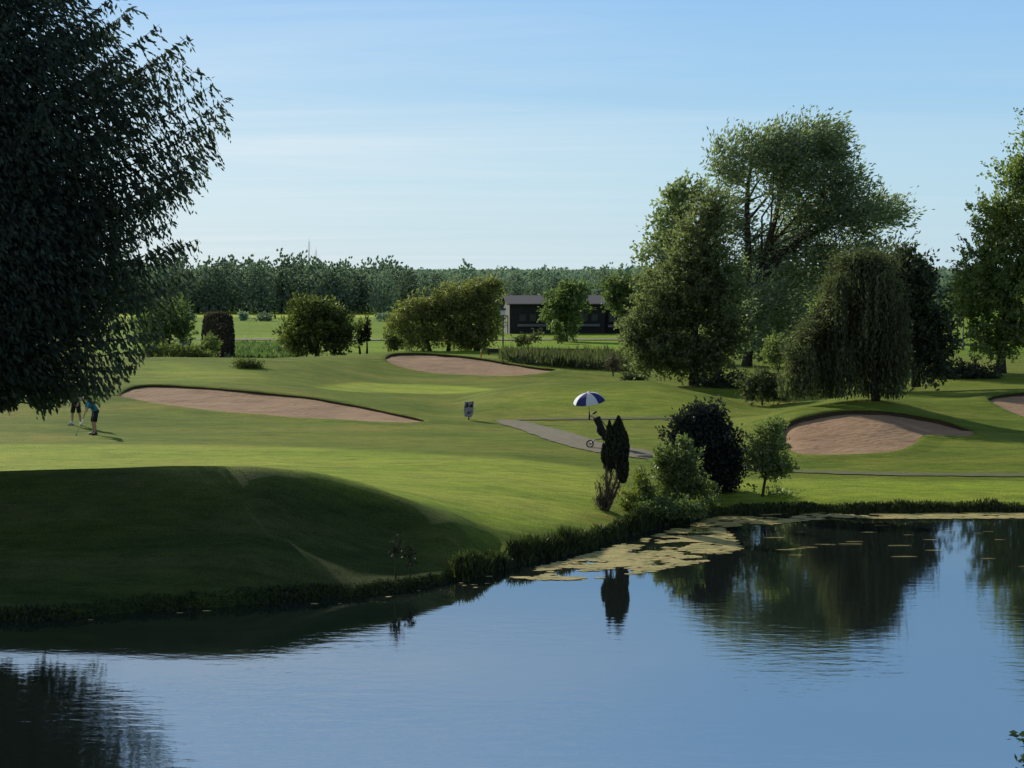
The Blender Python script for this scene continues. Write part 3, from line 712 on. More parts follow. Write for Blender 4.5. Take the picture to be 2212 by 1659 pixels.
def shrub(label, px, d, circles, n, leaf, mat, name='shrub', cat='shrub', seed=1, spray=.3, k=10, group=None, flow=(0, 0, .15), droop=0, aspect=.5, trunk=True, depth=1.0):
    b = ground(px, d)
    bl = pxb(b, d, circles, depth)
    tk = None
    if trunk:
        top = max(x[2] for x in bl)
        tk = [[(0, 0, -.05), (.1 * top, .03, top * .5), (.18 * top, .0, top * .85)], [(.03, 0, -.05), (-.08 * top, -.02, top * .5), (-.14 * top, 0, top * .8)]]
    return tree(name, label, cat, b, bl, n, leaf, mat, tk, .02 + .015 * (max(x[2] for x in bl)), 5 if trunk else 0, k, spray, flow, droop, seed=seed, aspect=aspect, group=group)

shrub('low dark shrub in the hollow under the olive tree', 731, 110, [(731, 386, 22, 13), (712, 388, 14, 9)], 3000, .18, LM['darkc'], seed=51)
shrub('drooping green shrub left of the weeping tree', 762, 99, [(760, 382, 22, 14), (775, 388, 16, 14), (748, 390, 8, 8)], 4500, .17, LM['weep'], seed=52, droop=.5)
shrub('light green shrub between the silver maple and weeping tree', 778, 125, [(780, 348, 14, 14), (770, 356, 10, 10)], 2200, .2, LM['fresh'], seed=53)
shrub('tiny low shrub on the rise left of the olive tree', 631, 116, [(630, 377, 9, 4), (640, 378, 8, 4)], 900, .15, LM['darkc'], seed=54)
shrub('small dark cone-shaped shrub behind the umbrella mound', 613, 121, [(613, 365, 6, 4), (613, 361, 3.5, 4)], 1100, .12, LM['brown'], seed=55)
shrub('dark undergrowth added as deeper shade behind the weeping tree', 800, 142, [(770, 352, 16, 16), (795, 350, 20, 18), (822, 346, 22, 20), (850, 348, 20, 18)], 9000, .24, LM['darkc'], seed=57)  # added dark clump that stands in for shade between the trees
shrub('deep shaded shrub at the foot of the right maple', 975, 118, [(960, 372, 20, 10), (985, 374, 18, 9), (942, 374, 12, 9)], 3500, .2, LM['darkc'], seed=56)

# --- background trees left and centre
b = ground(317, 143)
tree('round_tree', 'big rounded dark bush with sunlit yellow-green top', 'tree', b,
     pxb(b, 143, [(318, 331, 36, 27), (311, 312, 24, 13), (299, 337, 17, 20), (340, 336, 16, 17), (325, 318, 22, 14)], .9), 14000, .26, LM['bush'],
     pxl(b, 143, [(317, 358), (317, 330), (316, 310)]), .16, 14, 12, .45, (.05, 0, .25), 0, seed=61, power=3.0)
for i, (px, lo, hi, hw, lab) in enumerate([(367, 342, 316, 3.6, 'narrow dark cedar on a bare stem right of the round bush'), (360, 346, 320, 3.0, 'smaller dark cedar squeezed against the round bush')]):
    b = ground(px, 146)
    tree('cedar_tree', lab, 'tree', b, pxb(b, 146, [(px, (lo + hi) / 2, hw, (lo - hi) / 2), (px, lo - 6, hw, 7)]), 1500, .15, LM['cedar'], pxl(b, 146, [(px, 352), (px, 335), (px, 322)]), .07, 5, 8, .15, (0, 0, .8), seed=63 + i)
b = ground(455, 170)
tree('willow_tree', 'spreading sunlit willow clump beyond the high bunker', 'tree', b,
     pxb(b, 170, [(480, 292, 20, 15), (452, 301, 24, 16), (424, 311, 24, 16), (401, 323, 15, 13), (486, 316, 17, 22), (457, 326, 29, 20), (418, 338, 24, 12), (490, 285, 9, 8), (475, 338, 18, 14)], .9),
     34000, .28, LM['willow'], [pxl(b, 170, [(448, 353), (450, 330), (462, 300)]), pxl(b, 170, [(478, 350), (480, 325), (482, 295)]), pxl(b, 170, [(430, 352), (426, 335), (420, 312)])], .17, 10, 14, .6, (0, 0, .1), .55, seed=65, aspect=.35)
b = ground(566, 200)
tree('ash_tree', 'dark green tree standing in front of the long low building', 'tree', b,
     pxb(b, 200, [(566, 305, 22, 19), (573, 291, 14, 9), (567, 328, 11, 11), (555, 312, 12, 12)], .9), 7000, .36, LM['mid'], pxl(b, 200, [(566, 343), (566, 325), (568, 300)]), .18, 14, 12, .6, seed=66)
shrub('bright green sapling beside the dark tree at the building', 558, 192, [(557, 327, 6, 5), (560, 336, 5.5, 7)], 1200, .25, LM['fresh'], 'sapling', 'tree', 67)
b = ground(621, 212)
tree('ash_tree', 'dark tree at the right end of the long low building', 'tree', b,
     pxb(b, 212, [(620, 287, 18, 13), (626, 306, 12, 17), (612, 300, 8, 10)], .9), 5000, .36, LM['mid'], pxl(b, 212, [(622, 340), (621, 300)]), .16, 10, 12, .6, seed=68)
shrub('small round shrub at the left end of the high bunker', 390, 150, [(391, 340, 8, 7), (398, 345, 7, 6)], 1300, .2, LM['bush'], seed=69)
shrub('thin grey-green shrub in the meadow before the building', 528, 180, [(526, 339, 13, 5), (536, 336, 7, 6), (518, 342, 6, 5)], 1200, .2, LM['reed'], seed=70)
# left background behind the hemlock
shrub('tall loose green shrub half hidden by the hemlock', 166, 152, [(164, 331, 20, 20), (178, 316, 14, 19), (150, 330, 16, 22), (186, 332, 9, 15), (160, 312, 14, 12)], 9000, .24, LM['mid'], seed=71)
shrub('spreading low juniper along the ridge near the hemlock', 182, 127, [(165, 351, 16, 7), (188, 353, 18, 7), (206, 358, 12, 5), (152, 352, 10, 6)], 5000, .16, LM['bush'], seed=72, trunk=False)
shrub('pale leafy shrub against the brown column', 210, 140, [(211, 345, 8, 11), (204, 351, 7, 7)], 1700, .18, LM['fresh'], seed=73)
shrub('small flat dark juniper alone on the slope', 249, 108, [(244, 365, 9, 4.5), (254, 367, 8, 4)], 2200, .13, LM['bush'], seed=74, trunk=False)
def brown_column():
    r = np.random.default_rng(75); d = 150; base = ground(218, d)
    t = thing('dead_cedar', 'broad brown dying cedar clipped to a flat-sided column', 'tree', base)
    w = 16.5 * d / F; h = 46 * d / F
    n = 9000; a = r.uniform(0, 6.283, n); z = r.random(n) * h; rr = w * (1 - .22 * (z / h) ** 3) * r.uniform(.72, 1.03, n)
    rr *= np.where(z > h * .93, r.random(n), 1)
    C = np.stack([np.cos(a) * rr, np.sin(a) * rr * .9, z], 1); D = np.stack([np.cos(a) * .4, np.sin(a) * .4, np.ones(n) * .9], 1) + r.normal(size=(n, 3)) * .3
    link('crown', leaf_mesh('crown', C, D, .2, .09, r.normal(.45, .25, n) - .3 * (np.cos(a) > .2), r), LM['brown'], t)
    mb = MB(); mb.tube([(0, 0, -.1), (0, 0, h * .5), (0, 0, h * .95)], [.14, .1, .03], 7)
    for i in range(14):
        aa = r.uniform(0, 6.28); mb.tube([(0, 0, h * .2 + i * h * .05), (math.cos(aa) * w * .8, math.sin(aa) * w * .7, h * .3 + i * h * .05)], [.03, .01], 4)
    mb.build('trunk', bark_dead, t)
brown_column()

# field shrubs
for i, (px, py, rx, ry, d, lab) in enumerate([(243, 319, 4.5, 4.5, 335, 'small round bush at the yellow field edge, left of the wider bush'), (264, 320, 9, 5, 330, 'wide pale bush at the yellow field edge beside the round tree'), (384, 322, 9, 5, 325, 'field bush just right of the narrow cedars'),
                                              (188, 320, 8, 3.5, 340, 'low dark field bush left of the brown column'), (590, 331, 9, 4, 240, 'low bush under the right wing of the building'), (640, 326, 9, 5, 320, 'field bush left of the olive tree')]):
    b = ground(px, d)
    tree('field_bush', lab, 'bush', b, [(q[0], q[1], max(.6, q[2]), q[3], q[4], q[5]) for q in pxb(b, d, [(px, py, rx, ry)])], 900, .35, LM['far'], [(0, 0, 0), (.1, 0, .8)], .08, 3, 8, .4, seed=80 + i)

# --- shore planting
shrub('round blue-black evergreen bush by the far shore', 706, 63, [(706, 449, 33, 30), (693, 429, 18, 14), (706, 417, 15, 10), (724, 466, 20, 21), (720, 484, 11, 8), (686, 440, 16, 14), (700, 470, 22, 18)], 26000, .13, LM['black'], 'evergreen_bush', 'shrub', 91, .36, 12, flow=(0, 0, .3))
shrub('leafy bright green shrub in front of the dark bush', 680, 60, [(678, 460, 20, 15), (676, 475, 22, 14), (701, 488, 13, 10), (674, 492, 22, 16), (662, 462, 9, 14), (684, 446, 7, 9)], 9500, .11, LM['fresh'], 'leafy_shrub', 'shrub', 92, .2, 9, flow=(0, 0, .35))
shrub('grey-green shrub trailing over the pond edge', 655, 57.6, [(658, 510, 22, 11), (668, 521, 13, 9), (655, 527, 15, 7), (690, 508, 14, 7)], 6500, .1, LM['mid'], 'trailing_shrub', 'shrub', 93, .2, 9, droop=.4)
shrub('yellow-green upright plants between dead cedar and shrubs', 638, 58.5, [(641, 487, 6, 14), (630, 505, 9, 9), (647, 500, 7, 12)], 3200, .1, LM['yellow'], 'leafy_plant', 'plant', 94, .25, 8, flow=(0, 0, 1.2), trunk=False)
b = ground(761, 62)
tree('young_tree', 'small open tree with slim leaning trunk on the far shore', 'tree', b,
     pxb(b, 62, [(769, 444, 19, 17), (774, 427, 9, 8), (756, 458, 11, 9), (782, 467, 13, 9), (770, 466, 13, 9), (755, 486, 4, 4, .5)], .9), 5200, .12, LM['fresh'], pxl(b, 62, [(761, 503), (765, 480), (769, 450), (773, 425)]), .055, 16, 9, .22, seed=95, power=2.0)
shrub('low tangle of shoots at the foot of the young tree', 779, 62.2, [(778, 499, 11, 6), (790, 502, 8, 4)], 1800, .11, LM['fresh'], seed=96, trunk=False)
shrub('soft low grass clump on the shore below the dark bush', 706, 60.6, [(706, 505, 11, 6), (696, 507, 8, 5)], 2200, .12, LM['fresh'], seed=97, flow=(0, 0, 1), aspect=.25, trunk=False)
for i, (px, d, h, lab) in enumerate([(396, 45.6, 1.0, 'dim sapling on the shaded bank, left of the pair'), (410, 45.9, .8, 'dim sapling on the shaded bank, right of the pair')]):
    b = ground(px, d)
    tree('bank_sapling', lab, 'sapling', b, [(0, 0, h * .7, .1, .1, h * .32)], 190, .08, LM['cedar'], [(0, 0, 0), (0, 0, h)], .015, 4, 6, .12, group='saplings on the shaded bank', seed=98 + i)
b = Vector((5.98, 21.5, .3)); b.z = float(gz(b.x, b.y))
tree('bank_bush', 'bush tips poking in at the lower right corner', 'bush', b, [(0, 0, .9, .55, .8, .9), (-.1, .1, 1.7, .3, .4, .45), (.2, 0, .6, .6, .7, .6)], 5000, .09, LM['fresh'], [(0, 0, 0), (0, 0, 1.6)], .04, 10, 9, .18, seed=100)

def dying_cedar():
    r = np.random.default_rng(101); d = 58; base = ground(606, d); s_ = d / F
    t = thing('dying_cedar', 'half-dead cedar, dark green top on bare brown twisted stems', 'tree', base)
    mb = MB()
    W = lambda px, py, y=0.0: at(px, py, d) - base + Vector((0, y, 0))
    stems = [[(604, 511), (606, 492), (611, 478), (610, 458), (613, 432)], [(606, 510), (611, 494), (617, 478), (616, 455), (619, 425)], [(605, 510), (601, 497), (599, 483)], [(607, 510), (615, 494), (621, 478), (622, 455)],
             [(603, 511), (600, 503), (597, 499)], [(609, 498), (606, 480), (607, 462), (611, 440)]]
    for i, st in enumerate(stems):
        pts = [W(x, y, r.uniform(-.1, .1)) for x, y in st]; mb.tube(pts, [.06 - .045 * k / (len(pts) - 1) for k in range(len(pts))], 6)
    for i in range(150):
        st = stems[r.integers(0, 6)]; k = r.integers(0, len(st) - 1); f = r.random()
        a = W(st[k][0] * (1 - f) + st[k + 1][0] * f, st[k][1] * (1 - f) + st[k + 1][1] * f)
        e = a + Vector((r.normal() * .1, r.normal() * .1, r.uniform(.05, .3))); mb.tube([a, a.lerp(e, .5) + Vector((r.normal() * .02, 0, 0)), e], [.012, .008, .003], 3, False)
    mb.build('trunk', bark_dead, t)
    def lobe(cx, y0, y1, hw, n):
        z = r.random(n); prof = np.interp(z, [0, .18, .45, .7, .88, 1], [.5, .95, 1, .8, .42, .05])
        a = r.uniform(0, 6.283, n); q = hw * s_ * prof * r.random(n) ** .45
        c = [W(cx, y0 + (y1 - y0) * q_) for q_ in z]
        return np.array([tuple(p) for p in c]) + np.stack([np.cos(a) * q, np.sin(a) * q, np.zeros(n)], 1)
    C = np.concatenate([lobe(618.5, 468, 417, 9.6, 6200), lobe(609.5, 456, 421, 4.6, 1500), lobe(626, 458, 432, 3.6, 700), lobe(603.5, 462, 444, 2.6, 350), lobe(614, 440, 425, 3, 500), lobe(623, 482, 445, 6, 2200), lobe(609, 470, 436, 6.5, 1800)])
    n = len(C); D = np.stack([r.normal(0, .3, n), r.normal(0, .3, n), np.ones(n)], 1)
    link('crown', leaf_mesh('crown', C, D, .12, .04, r.normal(.4, .22, n), r), LM['cedar'], t)
    C = []
    for i in range(900):
        st = stems[r.integers(0, 6)]; k = r.integers(0, len(st) - 1); f = r.random()
        C.append(tuple(W(st[k][0] * (1 - f) + st[k + 1][0] * f, st[k][1] * (1 - f) + st[k + 1][1] * f) + Vector((r.normal() * .07, r.normal() * .07, r.normal() * .05))))
    C = np.array(C); n = len(C)
    link('dead_twigs', leaf_mesh('dead_twigs', C, np.stack([r.normal(0, .4, n), r.normal(0, .4, n), np.ones(n)], 1), .12, .03, r.normal(.4, .25, n), r), LM['brown'], t)
dying_cedar()

# --- distant wood: nearest trees one by one, the rest of the hillside as a mass
def far_proto(i):
    r = np.random.default_rng(200 + i); h = r.uniform(8.5, 12); w = r.uniform(2.6, 3.8)
    bl = [(0, 0, h * .62, w, w, h * .34), (w * .4, .3, h * .45, w * .8, w * .8, h * .22), (-w * .45, -.3, h * .48, w * .75, w * .75, h * .24), (0, 0, h * .8, w * .55, w * .55, h * .2), (0, 0, h * .22, w * 1.05, w * 1.05, h * .22), (w * .3, .4, h * .3, w * .9, w * .9, h * .22)]
    c, C, D, ti = sprays(bl, 6000, 12, .3, (0, 0, 0), 0, r, 3.6); k = C[:, 2] > .1
    L = .52 * r.uniform(.7, 1.3, k.sum())
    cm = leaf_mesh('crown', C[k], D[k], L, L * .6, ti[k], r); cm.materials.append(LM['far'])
    mb = MB(); mb.tube([(0, 0, -.3), (.1, 0, h * .4), (0, 0, h * .85)], [.28, .2, .05], 6); tm = mb.mesh('trunk'); tm.materials.append(bark)
    return cm, tm
protos = [far_proto(i) for i in range(6)]
r = np.random.default_rng(300)
spots = []
for d, lo, hi, step in ((436, 120, 520, 18), (450, 120, 560, 19), (466, 120, 660, 20), (484, 120, 660, 20), (505, 120, 660, 20), (440, 900, 1000, 20), (462, 900, 1000, 20), (490, 900, 1000, 20)):
    px = lo
    while px < hi:
        spots.append((px + r.uniform(-6, 6), d + r.uniform(-5, 5))); px += step * r.uniform(.75, 1.25)
for i, (px, d) in enumerate(spots):
    cm, tm = protos[int(r.integers(0, 6))]; p = ground(px, d)
    sc_ = r.uniform(.74, 1.1) * (1.08 if px < 420 else .82)
    t = thing('wood_tree', 'dark broadleaf tree in the far wood beyond the yellow field', 'tree', p, r.uniform(0, 6.28), 'trees along the front of the far wood')
    t.scale = (sc_, sc_, sc_ * r.uniform(.9, 1.1))
    for nm, m_ in (('crown', cm), ('trunk', tm)):
        o = bpy.data.objects.new(nm, m_); col.objects.link(o); o.parent = t
# hillside mass
Cs = []; Ds = []; Ts = []; Ls = []
for d in list(np.arange(540, 1100, 26)) + list(np.arange(1100, 1750, 32)):
    x0, x1 = (-250 - CX) / F * d, (1280 - CX) / F * d
    x = x0
    while x < x1:
        x += r.uniform(4.5, 8.5); dd = d + r.uniform(-12, 12)
        pz = float(gz(x, dd)); h = r.uniform(7, 11) * (1.25 if r.random() < .06 else 1); w = r.uniform(2.6, 4.2)
        m = 46; o = unit(r.normal(size=(m, 3))); o[:, 2] = np.abs(o[:, 2]) * 1.1 - .25
        Cs.append(np.array([x, dd, pz + h * .55]) + o * np.array([w, w, h * .42]) * r.uniform(.75, 1.05, (m, 1)))
        Ds.append(o + r.normal(size=(m, 3)) * .6); Ts.append(r.normal(.45, .25) + r.normal(0, .12, m)); Ls.append(np.full(m, 1.9) * r.uniform(.7, 1.2, m))
Cs = np.concatenate(Cs); Ds = np.concatenate(Ds); Ts = np.concatenate(Ts); Ls = np.concatenate(Ls)
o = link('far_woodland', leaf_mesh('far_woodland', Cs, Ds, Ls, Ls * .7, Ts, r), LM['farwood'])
tag(o, 'hazy wooded hillside closing the horizon', 'woodland', None, 'stuff')

# ------------------------------------------------------------------ grasses (stuff)
def grass_patch(name, label, X, Y, h, wdt, mat, lean=.35, tint=.5, seed=1, off=0.0):
    r = np.random.default_rng(seed); n = len(X); z = gz(X, Y, H)
    hh = h * r.uniform(.5, 1.25, n) * (.45 + 1.2 * np.clip(vnoise(X, Y, .9, 23) + .5 + .5 * vnoise(X, Y, .3, 24), 0, 1))
    D = np.stack([r.normal(0, lean, n), r.normal(0, lean, n), np.ones(n)], 1)
    C = np.stack([X, Y, z + hh * .45 + off], 1)
    o = link(name, leaf_mesh(name, C, D, hh, wdt * r.uniform(.7, 1.3, n), r.normal(tint, .25, n) , r), mat)
    return tag(o, label, 'grass', None, 'stuff')
S = np.array(shore); seg = np.linalg.norm(np.diff(S, axis=0), axis=1); cum = np.concatenate([[0], np.cumsum(seg)])
def along(n, lo, hi, inw, outw_, seed):
    r = np.random.default_rng(seed)
    pxs = (S[:, 0] / S[:, 1]) * F + CX
    t = r.uniform(np.interp(lo, pxs, cum), np.interp(hi, pxs, cum), n)
    x = np.interp(t, cum, S[:, 0]); y = np.interp(t, cum, S[:, 1])
    o = r.uniform(-inw, outw_, n) * r.random(n) ** .5
    return x + o * -.25, y + o                     # the bank lies away from the camera
x, y = along(14000, 455, 690, .12, .75, 1); n1 = vnoise(x, y, 1.2, 8) + .5
grass_patch('bank_grass', 'tall dark grass fringing the pond bank near the shrubs', x, y, .1 + .27 * n1, .045, LM['bank'], .4, .3, 2)
x, y = along(9000, -150, 455, .1, .55, 3)
grass_patch('bank_grass', 'dark grass fringe along the shaded left bank', x, y, .07, .035, LM['bank'], .4, .05, 4)
x, y = along(13000, 690, 1150, .1, .5, 5); n1 = vnoise(x, y, 1.5, 9) + .5
grass_patch('bank_grass', 'low grass fringe along the far shore at the right', x, y, .06 + .14 * n1, .045, LM['bank'], .4, .35, 6)
rr = np.random.default_rng(12)
px = rr.uniform(498, 642, 9000); dd = rr.uniform(126, 150, 9000); px = px + (dd - 126) * .3
k = rr.random(9000) < np.clip(.4 + (px - 500) / 60, 0, 1)
grass_patch('tall_grass', 'unmown rough grass strip behind the high bunker', ((px - CX) / F * dd)[k], dd[k], .7, .16, LM['reed'], .3, .4, 13)
px = rr.uniform(225, 300, 4000); dd = rr.uniform(146, 190, 4000)
grass_patch('tall_grass', 'unmown grass hollow between brown column and round bush', (px - CX) / F * dd, dd, .4, .16, LM['mid'], .5, .15, 14)
# ------------------------------------------------------------------ pond scum
def scum(label, zone_disp, count, rmin, rmax, seed, thr=.45, el_=1.5):
    r = np.random.default_rng(seed); poly = [((x * K - CX) / F * (14000 / (y * K - HY)), 14000 / (y * K - HY)) for x, y in zone_disp]
    P = np.array(poly); mb = MB(); nc = count * 12
    xa = r.uniform(P[:, 0].min(), P[:, 0].max(), nc); ya = r.uniform(P[:, 1].min(), P[:, 1].max(), nc)
    ok = (poly_sd(poly, xa, ya) > 0) & (poly_sd(pond, xa, ya) > .05) & (.6 * vnoise(xa, ya, 1.3, 17) + .6 * vnoise(xa, ya, .45, 19) + .5 > thr * r.uniform(.6, 1.2, nc))
    for x, y in list(zip(xa[ok], ya[ok]))[:count]:
        R0 = r.uniform(rmin, rmax); m = 11; z = .004 + .012 * r.random(); a0 = r.uniform(0, 6)
        vs = [(x + R0 * el_ * math.cos(a0 + 6.283 * i / m) * r.uniform(.6, 1.2), y + R0 * math.sin(a0 + 6.283 * i / m) * r.uniform(.6, 1.2), z) for i in range(m)]
        mb.add(vs, [tuple(range(m))])
    o = mb.build('pond_scum', scum_m, None, None, False)
    return tag(o, label, 'pond scum', None, 'stuff')
scum_m = plain('algae', (.52, .39, .13), (.24, .24, .06), 1.3, .7, .2, .25)
scum('thick yellow algae mat below the dying cedar and shrubs', [(1105, 1247), (1160, 1226), (1240, 1207), (1330, 1180), (1400, 1163), (1480, 1135), (1560, 1140), (1600, 1185), (1560, 1205), (1480, 1222), (1390, 1238), (1290, 1250), (1180, 1255)], 2600, .03, .13, 1, .7)
scum('yellow algae band tight against the far shore', [(1480, 1132), (1560, 1112), (1800, 1108), (2300, 1107), (2300, 1120), (1950, 1121), (1800, 1119), (1640, 1136), (1520, 1140)], 1500, .03, .14, 2, .5)
scum('loose floating algae flecks over the tree reflections', [(1600, 1150), (1900, 1135), (2300, 1130), (2300, 1240), (2100, 1230), (1800, 1215), (1640, 1190)], 26, .02, .05, 3, .6, 7.0)
scum('few floating flecks along the shaded bank', [(60, 1340), (450, 1312), (800, 1280), (1060, 1245), (1080, 1262), (820, 1300), (450, 1330), (100, 1356)], 14, .03, .08, 4, .3)

# ------------------------------------------------------------------ building
wallm = plain('dark_boards', (.035, .03, .035), (.02, .018, .02), 3, .8)
wall_l = plain('pale_gable', (.06, .07, .055), (.045, .05, .04), 3, .8)
roofm = plain('grey_shingle', (.085, .078, .095), (.06, .055, .065), 4, .85)
trim = plain('weathered_trim', (.2, .19, .2), (.13, .12, .13), 5, .8)
glassm = plain('window_glass', (.05, .055, .065), (.04, .04, .05), 2, .15, 0, .5)
def building():
    b = ground(565, 236); t = thing('long_building', 'long low dark building with grey roof in the far meadow', 'building', b, R(5))
    w2, dp2, h = 6.9, 4.0, 3.45
    mb = MB(); mb.box((-1.3, 0, h / 2 - .2), (5.5, dp2, h / 2 + .2)); mb.build('wall', wallm, t, None, False)
    mb = MB(); mb.box((5.6, .25, h / 2 - .35), (1.395, dp2 - .3, h / 2 + .15)); mb.build('wall', wallm, t, None, False)
    mb = MB(); mb.box((-6.86, 0, h / 2 - .2), (.055, dp2 + .03, h / 2 + .2)); mb.add([(-6.92, -dp2 - .03, h), (-6.92, dp2 + .03, h), (-6.92, 0, h + .95)], [(0, 1, 2)]); mb.build('gable_end', wall_l, t, None, False)
    def gable(x0, x1, z, rise, ov, name):
        y = dp2 + ov; th = .12
        vs = [(x0, -y, z), (x1, -y, z), (x1, 0, z + rise), (x0, 0, z + rise), (x0, y, z), (x1, y, z)]
        vs += [(a, b_, c - th) for a, b_, c in vs]
        mb = MB(); mb.add(vs, [(0, 1, 2, 3), (3, 2, 5, 4), (7, 6, 9, 8), (8, 9, 10, 11), (0, 6, 7, 1), (4, 5, 11, 10), (0, 3, 9, 6), (3, 4, 10, 9), (1, 7, 8, 2), (2, 8, 11, 5)])
        return mb.build(name, roofm, t, None, False)
    gable(-7.3, 4.35, h + .05, .95, .5, 'roof'); gable(4.4, 7.35, h - .3, .8, .2, 'roof')
    for x0, x1, z in ((-6.0, -2.4, 1.0), (4.55, 6.6, .9), (-1.2, 3.6, 1.0)):
        yy = -dp2 - .1 if x0 < 4 else -dp2 + .05 - .1
        f = MB(); f.box(((x0 + x1) / 2, yy, z), ((x1 - x0) / 2, .1, .14)); f.build('ledge', trim, t, None, False)
        nw = max(2, int((x1 - x0) / 1.1))
        for i in range(nw):
            cx = x0 + (i + .5) * (x1 - x0) / nw
            fr = MB()
            for sx, sz, hx, hz in ((0, .44, .44, .04), (0, -.44, .44, .04), (-.41, 0, .035, .4), (.41, 0, .035, .4)):
                fr.box((cx + sx, yy + .085, z + .9 + sz), (hx, .03, hz))
            fo = fr.build('window', wallm, t, None, False)
            g_ = MB(); g_.box((cx, yy + .1, z + .9), (.375, .02, .4)); g_.build('pane', glassm, fo, None, False)
    d_ = MB(); d_.box((-6.97, -1.5, .95), (.045, .45, 1.0)); dd_ = d_.build('door', trim, t, None, False)
    m_ = MB(); m_.ball((-7.04, -1.2, .95), .05, 8, 6); m_.build('handle', roofm, dd_)
building()
def timber_rail():
    a = ground(487, 158); b = ground(588, 158); t = thing('timber_rail', 'long low dark timber rail behind the high bunker', 'rail', (a + b) / 2)
    c = (a + b) / 2; L = (b - a).length; mb = MB(); mb.box((0, 0, .36), (L / 2, .09, .16)); mb.build('beam', bark, t, None, False)
    for i in range(7):
        x = -L / 2 + .15 + i * (L - .3) / 6; m_ = MB(); m_.box((x, .135, .2), (.06, .045, .36)); m_.build('post', bark, t, None, False)
timber_rail()
# radio masts on the horizon
mastm = plain('galvanised', (.3, .31, .33), (.25, .26, .28), 2, .5, 0, .5, .3)
for px, top, d, lab in ((309, 237, 1500, 'taller thin radio mast on the horizon'), (316, 246, 1500, 'shorter thin radio mast on the horizon')):
    b = ground(px, d); h = at(px, top, d).z - b.z; t = thing('radio_mast', lab, 'mast', b)
    mb = MB(); cs = [(math.cos(q) * .38, math.sin(q) * .38) for q in (0.5, 2.6, 4.7)]
    for x, y in cs: mb.tube([(x, y, -1), (x, y, h * .9)], .1, 5)
    for k in range(int(h / 1.6)):
        for i in range(3):
            (x, y), (x2, y2) = cs[i], cs[(i + 1) % 3]; mb.tube([(x, y, k * 1.45), (x2, y2, k * 1.45 + 1.4)], .05, 4, False)
    mb.build('lattice', mastm, t)
    m_ = MB(); m_.tube([(0, 0, h * .88), (0, 0, h)], [.09, .04], 6); m_.build('antenna', mastm, t)
    m_ = MB()
    for q in (0.5, 2.6, 4.7):
        m_.tube([(math.cos(q) * .4, math.sin(q) * .4, h * .85), (math.cos(q) * 14, math.sin(q) * 14, 0)], .025, 4, False)
    m_.build('guy_wire', mastm, t)

# ------------------------------------------------------------------ small things
blue = plain('blue_plastic', (.02, .07, .42), (.015, .05, .33), 4, .5, 0, .4)
black = plain('black_fabric', (.018, .017, .018), (.01, .01, .012), 8, .7)
steel = plain('brushed_steel', (.3, .3, .31), (.2, .2, .21), 9, .35, 0, .5, .7)
rubber = plain('rubber', (.05, .035, .035), (.03, .022, .022), 9, .8)
white = plain('white_cloth', (.8, .8, .82), (.72, .72, .76), 5, .8)
navy = plain('navy_cloth', (.03, .035, .19), (.022, .026, .14), 5, .7)
orange = plain('orange_paint', (.75, .2, .05), (.6, .15, .04), 6, .6)
def bin_():
    b = ground(186, 140); t = thing('blue_bin', 'small bright blue bin among the shrubs near the brown column', 'bin', b)
    b2 = 0.35; mb = MB(); mb.tube([(0, 0, b2), (0, 0, b2 + .05), (0, 0, b2 + .45), (0, 0, b2 + .9), (0, 0, b2 + .93)], [.26, .27, .29, .31, .31], 16); mb.build('body', blue, t)
    m_ = MB(); m_.torus((0, 0, b2 + .93), (0, 0, 1), .31, .025, 18, 6); m_.build('rim', navy, t)
    m_ = MB(); m_.tube([(.2, 0, 0), (.2, 0, b2 + .02)], .04, 6); m_.tube([(-.2, 0, 0), (-.2, 0, b2 + .02)], .04, 6); m_.tube([(0, .2, 0), (0, .2, b2 + .02)], .04, 6); m_.build('stand', bark, t)
bin_()
def stake():
    b = ground(481, 131); t = thing('marker_stake', 'small orange marker stake behind the high bunker', 'stake', b)
    mb = MB(); mb.tube([(0, 0, -.1), (0, 0, .46), (0, 0, .5)], [.04, .04, .01], 8); mb.build('shaft', orange, t)
    mb = MB(); mb.tube([(0, 0, .36), (0, 0, .42)], .044, 8); mb.build('band', white, t)
stake()
def birdpost():
    b = ground(503, 150); t = thing('birdhouse_post', 'thin dark post with a small pale box on top by the willow', 'post', b)
    top = at(503, 309, 150).z - b.z; mb = MB(); mb.tube([(0, 0, -.1), (0, 0, top - .45)], [.06, .045], 8); mb.build('post', bark, t)
    mb = MB(); mb.box((0, 0, top - .27), (.17, .15, .18)); bx = mb.build('box', white, t, None, False)
    mb = MB(); mb.add([(-.22, -.2, top - .09), (.22, -.2, top - .09), (.22, .2, top - .09), (-.22, .2, top - .09), (-.22, 0, top + .06), (.22, 0, top + .06)], [(0, 1, 5, 4), (2, 3, 4, 5), (0, 4, 3), (1, 2, 5), (0, 3, 2, 1)]); mb.build('roof', roofm, t, None, False)
birdpost()
